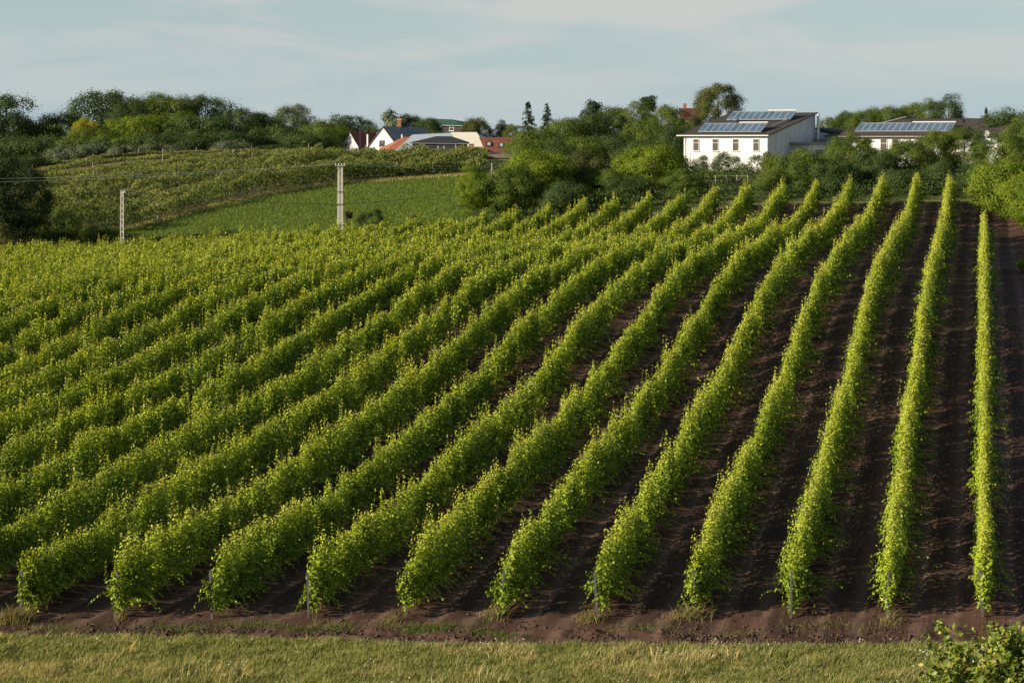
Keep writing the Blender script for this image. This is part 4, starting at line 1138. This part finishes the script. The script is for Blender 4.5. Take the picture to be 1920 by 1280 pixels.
# --- long building with hip roof
C1 = np.array([(1555-960)/F*245, 245.0, 0.0])
def l1(x, y, z): return lw(x, y, z, C1)
rH, wH, roofH = building('long_building', 'long cream building with brown hip roof and one long row of solar panels', 'building', l1(-.6, -.5, .36), l1(18.8, -.5, .36), l1(5.6, 7, 2.45), l1(14.2, 7, 2.45), GG, 'shingle', 'plaster', 1.0, inset=.55)
for x in (2.6, 4.9, 7.1, 8.6, 13.0, 14.9):
    win(rH, l1(0, .05, 0), l1(18.2, .05, 0), x/18.2, -.85, .9, 1.7, pane='curtain')
b = MB(); b.hexa([l1(18.3, 1.5, GG-.5), l1(23, 1.5, GG-.5), l1(23, 12, GG-.5), l1(18.3, 12, GG-.5)], [l1(18.3, 1.5, .2), l1(23, 1.5, .2), l1(23, 12, .2), l1(18.3, 12, .2)]); wg = b.build('side_wing', M['plaster'], rH)
b = MB(); b.hexa([l1(17.2, 1.0, .22), l1(23.5, 1.0, .22), l1(23.5, 12.5, .22), l1(17.2, 12.5, .22)], [l1(15.0, 6.2, 2.5), l1(21.0, 6.2, 2.3), l1(21.0, 7.4, 2.3), l1(15.0, 7.4, 2.5)]); b.build('wing_roof', M['shingle'], wg)
b = MB(); b.tube([l1(4.2, 4.6, 1.75), l1(7.2, 7.0, 2.7)], .07, 6); b.build('roof_pipe', M['alu'], roofH)
array('long row of solar panels on the long cream building', 3.0, 15.2, .9, .36+.28+.24, 15, c=C1, slope=.28)
b = MB(); dp = l1(19.6, .9, .6); b.tube([dp+np.array([0, 0, -.7]), dp], .035, 6)
root = thing('satellite_dish', dp-np.array([0, 0, .7]), 'small white satellite dish at the right end of the long building', 'satellite dish')
b.build('mast', M['steel'], root)
b = MB(); ring = []
for j, (rr, dd) in enumerate(((0.001, .10), (.2, .07), (.38, 0))):
    ring.append([dp+np.array([rr*math.cos(a), dd, rr*math.sin(a)]) for a in np.linspace(0, 2*math.pi, 13)[:-1]])
for j in range(2):
    for q in range(12): b.poly([ring[j][q], ring[j][(q+1) % 12], ring[j+1][(q+1) % 12], ring[j+1][q]])
b.build('dish', M['whiteframe'], root)

# ------------------------------------------------------------------ poles and lines
def insul(b, c):
    b.tube([c, c+np.array([0, 0, .08]), c+np.array([0, 0, .10]), c+np.array([0, 0, .18])], [.02, .05, .035, .045], 8)
g = gp(638, 190); zt_ = (HY-312)/F*190
rp = thing('utility_pole', g, 'double concrete utility pole rising behind the vine rows at the centre left', 'utility pole')
for s_ in (-1, 1):
    b = MB(); c = np.array([g[0]+s_*.155, 190, 0])
    b.hexa([c+np.array([x, y, g[2]-.5]) for x, y in ((-.14, -.15), (.14, -.15), (.14, .15), (-.14, .15))], [c+np.array([x, y, zt_]) for x, y in ((-.10, -.11), (.10, -.11), (.10, .11), (-.10, .11))])
    b.build('pole_half', M['concrete'], rp)
for z in (g[2]+.8, (HY-383)/F*190, (HY-360)/F*190):
    b = MB(); b.box((g[0], 190, z), (1, 0, 0), (0, 1, 0), (0, 0, 1), .62, .34, .07); b.build('band', M['blackwire'], rp)
b = MB(); b.box((g[0], 189.8, zt_+.06), (1, 0, 0), (0, 1, 0), (0, 0, 1), .95, .09, .09); ca = b.build('crossarm', M['gutter'], rp)
tops = []
for x in (-.42, -.14, .14, .42):
    b = MB(); c = np.array([g[0]+x, 189.8, zt_+.10]); insul(b, c); b.build('insulator', M['insulator'], ca); tops.append(c+np.array([0, 0, .16]))
g2 = gp(229, 186); zt2 = (HY-357)/F*186
rq = thing('utility_pole', g2, 'slim concrete ladder pole with rectangular holes, behind the left vineyard edge', 'utility pole')
for s_ in (-1, 1):
    b = MB(); c = np.array([g2[0]+s_*.135, 186, 0])
    b.hexa([c+np.array([x, y, g2[2]-.5]) for x, y in ((-.055, -.10), (.055, -.10), (.055, .10), (-.055, .10))], [c+np.array([x-s_*.03, y, zt2]) for x, y in ((-.05, -.08), (.05, -.08), (.05, .08), (-.05, .08))])
    b.build('pole_flange', M['concrete'], rq)
z = g2[2]+.2
while z < zt2:
    b = MB(); b.box((g2[0], 186, z), (1, 0, 0), (0, 1, 0), (0, 0, 1), .20, .15, .16); b.build('rung', M['concrete'], rq); z += .55
b = MB(); b.box((g2[0], 186, zt2-.15), (1, 0, 0), (0, 1, 0), (0, 0, 1), .22, .15, .40); b.build('pole_head', M['concrete'], rq)
b = MB(); b.tube([(g2[0]+.1, 185.9, zt2-.2), (g2[0]+.3, 185.9, zt2-.2)], .025, 6); insul(b, np.array([g2[0]+.3, 185.9, zt2-.2])); b.build('insulator', M['insulator'], rq)
def cable(name, label, A, B, sag, r, mat, n=28):
    A, B = np.array(A), np.array(B); pts = []
    for i in range(n+1):
        t_ = i/n; p = A+(B-A)*t_; p[2] -= 4*sag*t_*(1-t_); pts.append(p)
    b = MB(); b.tube(pts, r, 5); c = (A+B)/2
    o = b.build(name, mat, None); return tag(o, label, 'cable')
LW_ = P(-260, 336, 176); RW = P(1420, 296, 222)
cable('power_line', 'upper pale wire running left from the double pole', tops[0], LW_, .45, .011, M['wire'])
cable('power_line', 'lower pale wire running left from the double pole', tops[1], LW_+np.array([0, .5, -.35]), .5, .011, M['wire'])
cable('power_line', 'upper pale wire running right from the double pole towards the white building', tops[3], RW, .55, .011, M['wire'])
cable('power_line', 'lower pale wire running right from the double pole towards the white building', tops[2], RW+np.array([0, .4, -.4]), .85, .011, M['wire'])
cable('telephone_cable', 'thin black cable running right from the double pole to the tapering tree', (g[0]+.3, 189.8, (HY-383)/F*190), P(880, 359, 192), .12, .022, M['blackwire'])
cable('telephone_cable', 'thin black cable running left from the double pole to the ladder pole', (g[0]-.3, 189.8, (HY-383)/F*190), (g2[0]+.3, 185.9, zt2-.05), .25, .022, M['blackwire'])

# concrete post on the bank and fence at the white building
g3 = gp(922, 238)
root = thing('bank_post', g3, 'single pale concrete post on the bank right of the green field', 'post')
b = MB(); b.hexa([g3+np.array([x, y, -.3]) for x, y in ((-.08, -.08), (.08, -.08), (.08, .08), (-.08, .08))], [g3+np.array([x, y, 1.75]) for x, y in ((-.06, -.06), (.06, -.06), (.06, .06), (-.06, .06))]); b.build('shaft', M['concrete'], root)
b = MB(); b.hexa([g3+np.array([x, y, 1.75]) for x, y in ((-.06, -.06), (.06, -.06), (.06, .06), (-.06, .06))], [g3+np.array([x, y, 1.84]) for x, y in ((-.01, -.01), (.01, -.01), (.01, .01), (-.01, .01))]); b.build('cap', M['concrete'], root)
f0, f1 = gp(1322, 205), gp(1402, 203)
root = thing('wire_fence', (f0+f1)/2, 'low wire fence with pale posts before the white building', 'fence')
for i in range(5):
    p = f0+(f1-f0)*i/4; p[2] = gz(p[0], p[1])
    b = MB(); b.tube([p+np.array([0, 0, -.2]), p+np.array([0, 0, 1.55])], .045, 6); b.build('post', M['concrete'], root)
for h_ in (.5, 1.0, 1.45):
    b = MB(); b.tube([f0+np.array([0, -.05, h_]), f1+np.array([0, -.05, h_])], .018, 5); b.build('wire', M['gutter'], root)

print('verts', sum(len(m.vertices) for m in bpy.data.meshes), 'objects', len(bpy.data.objects))
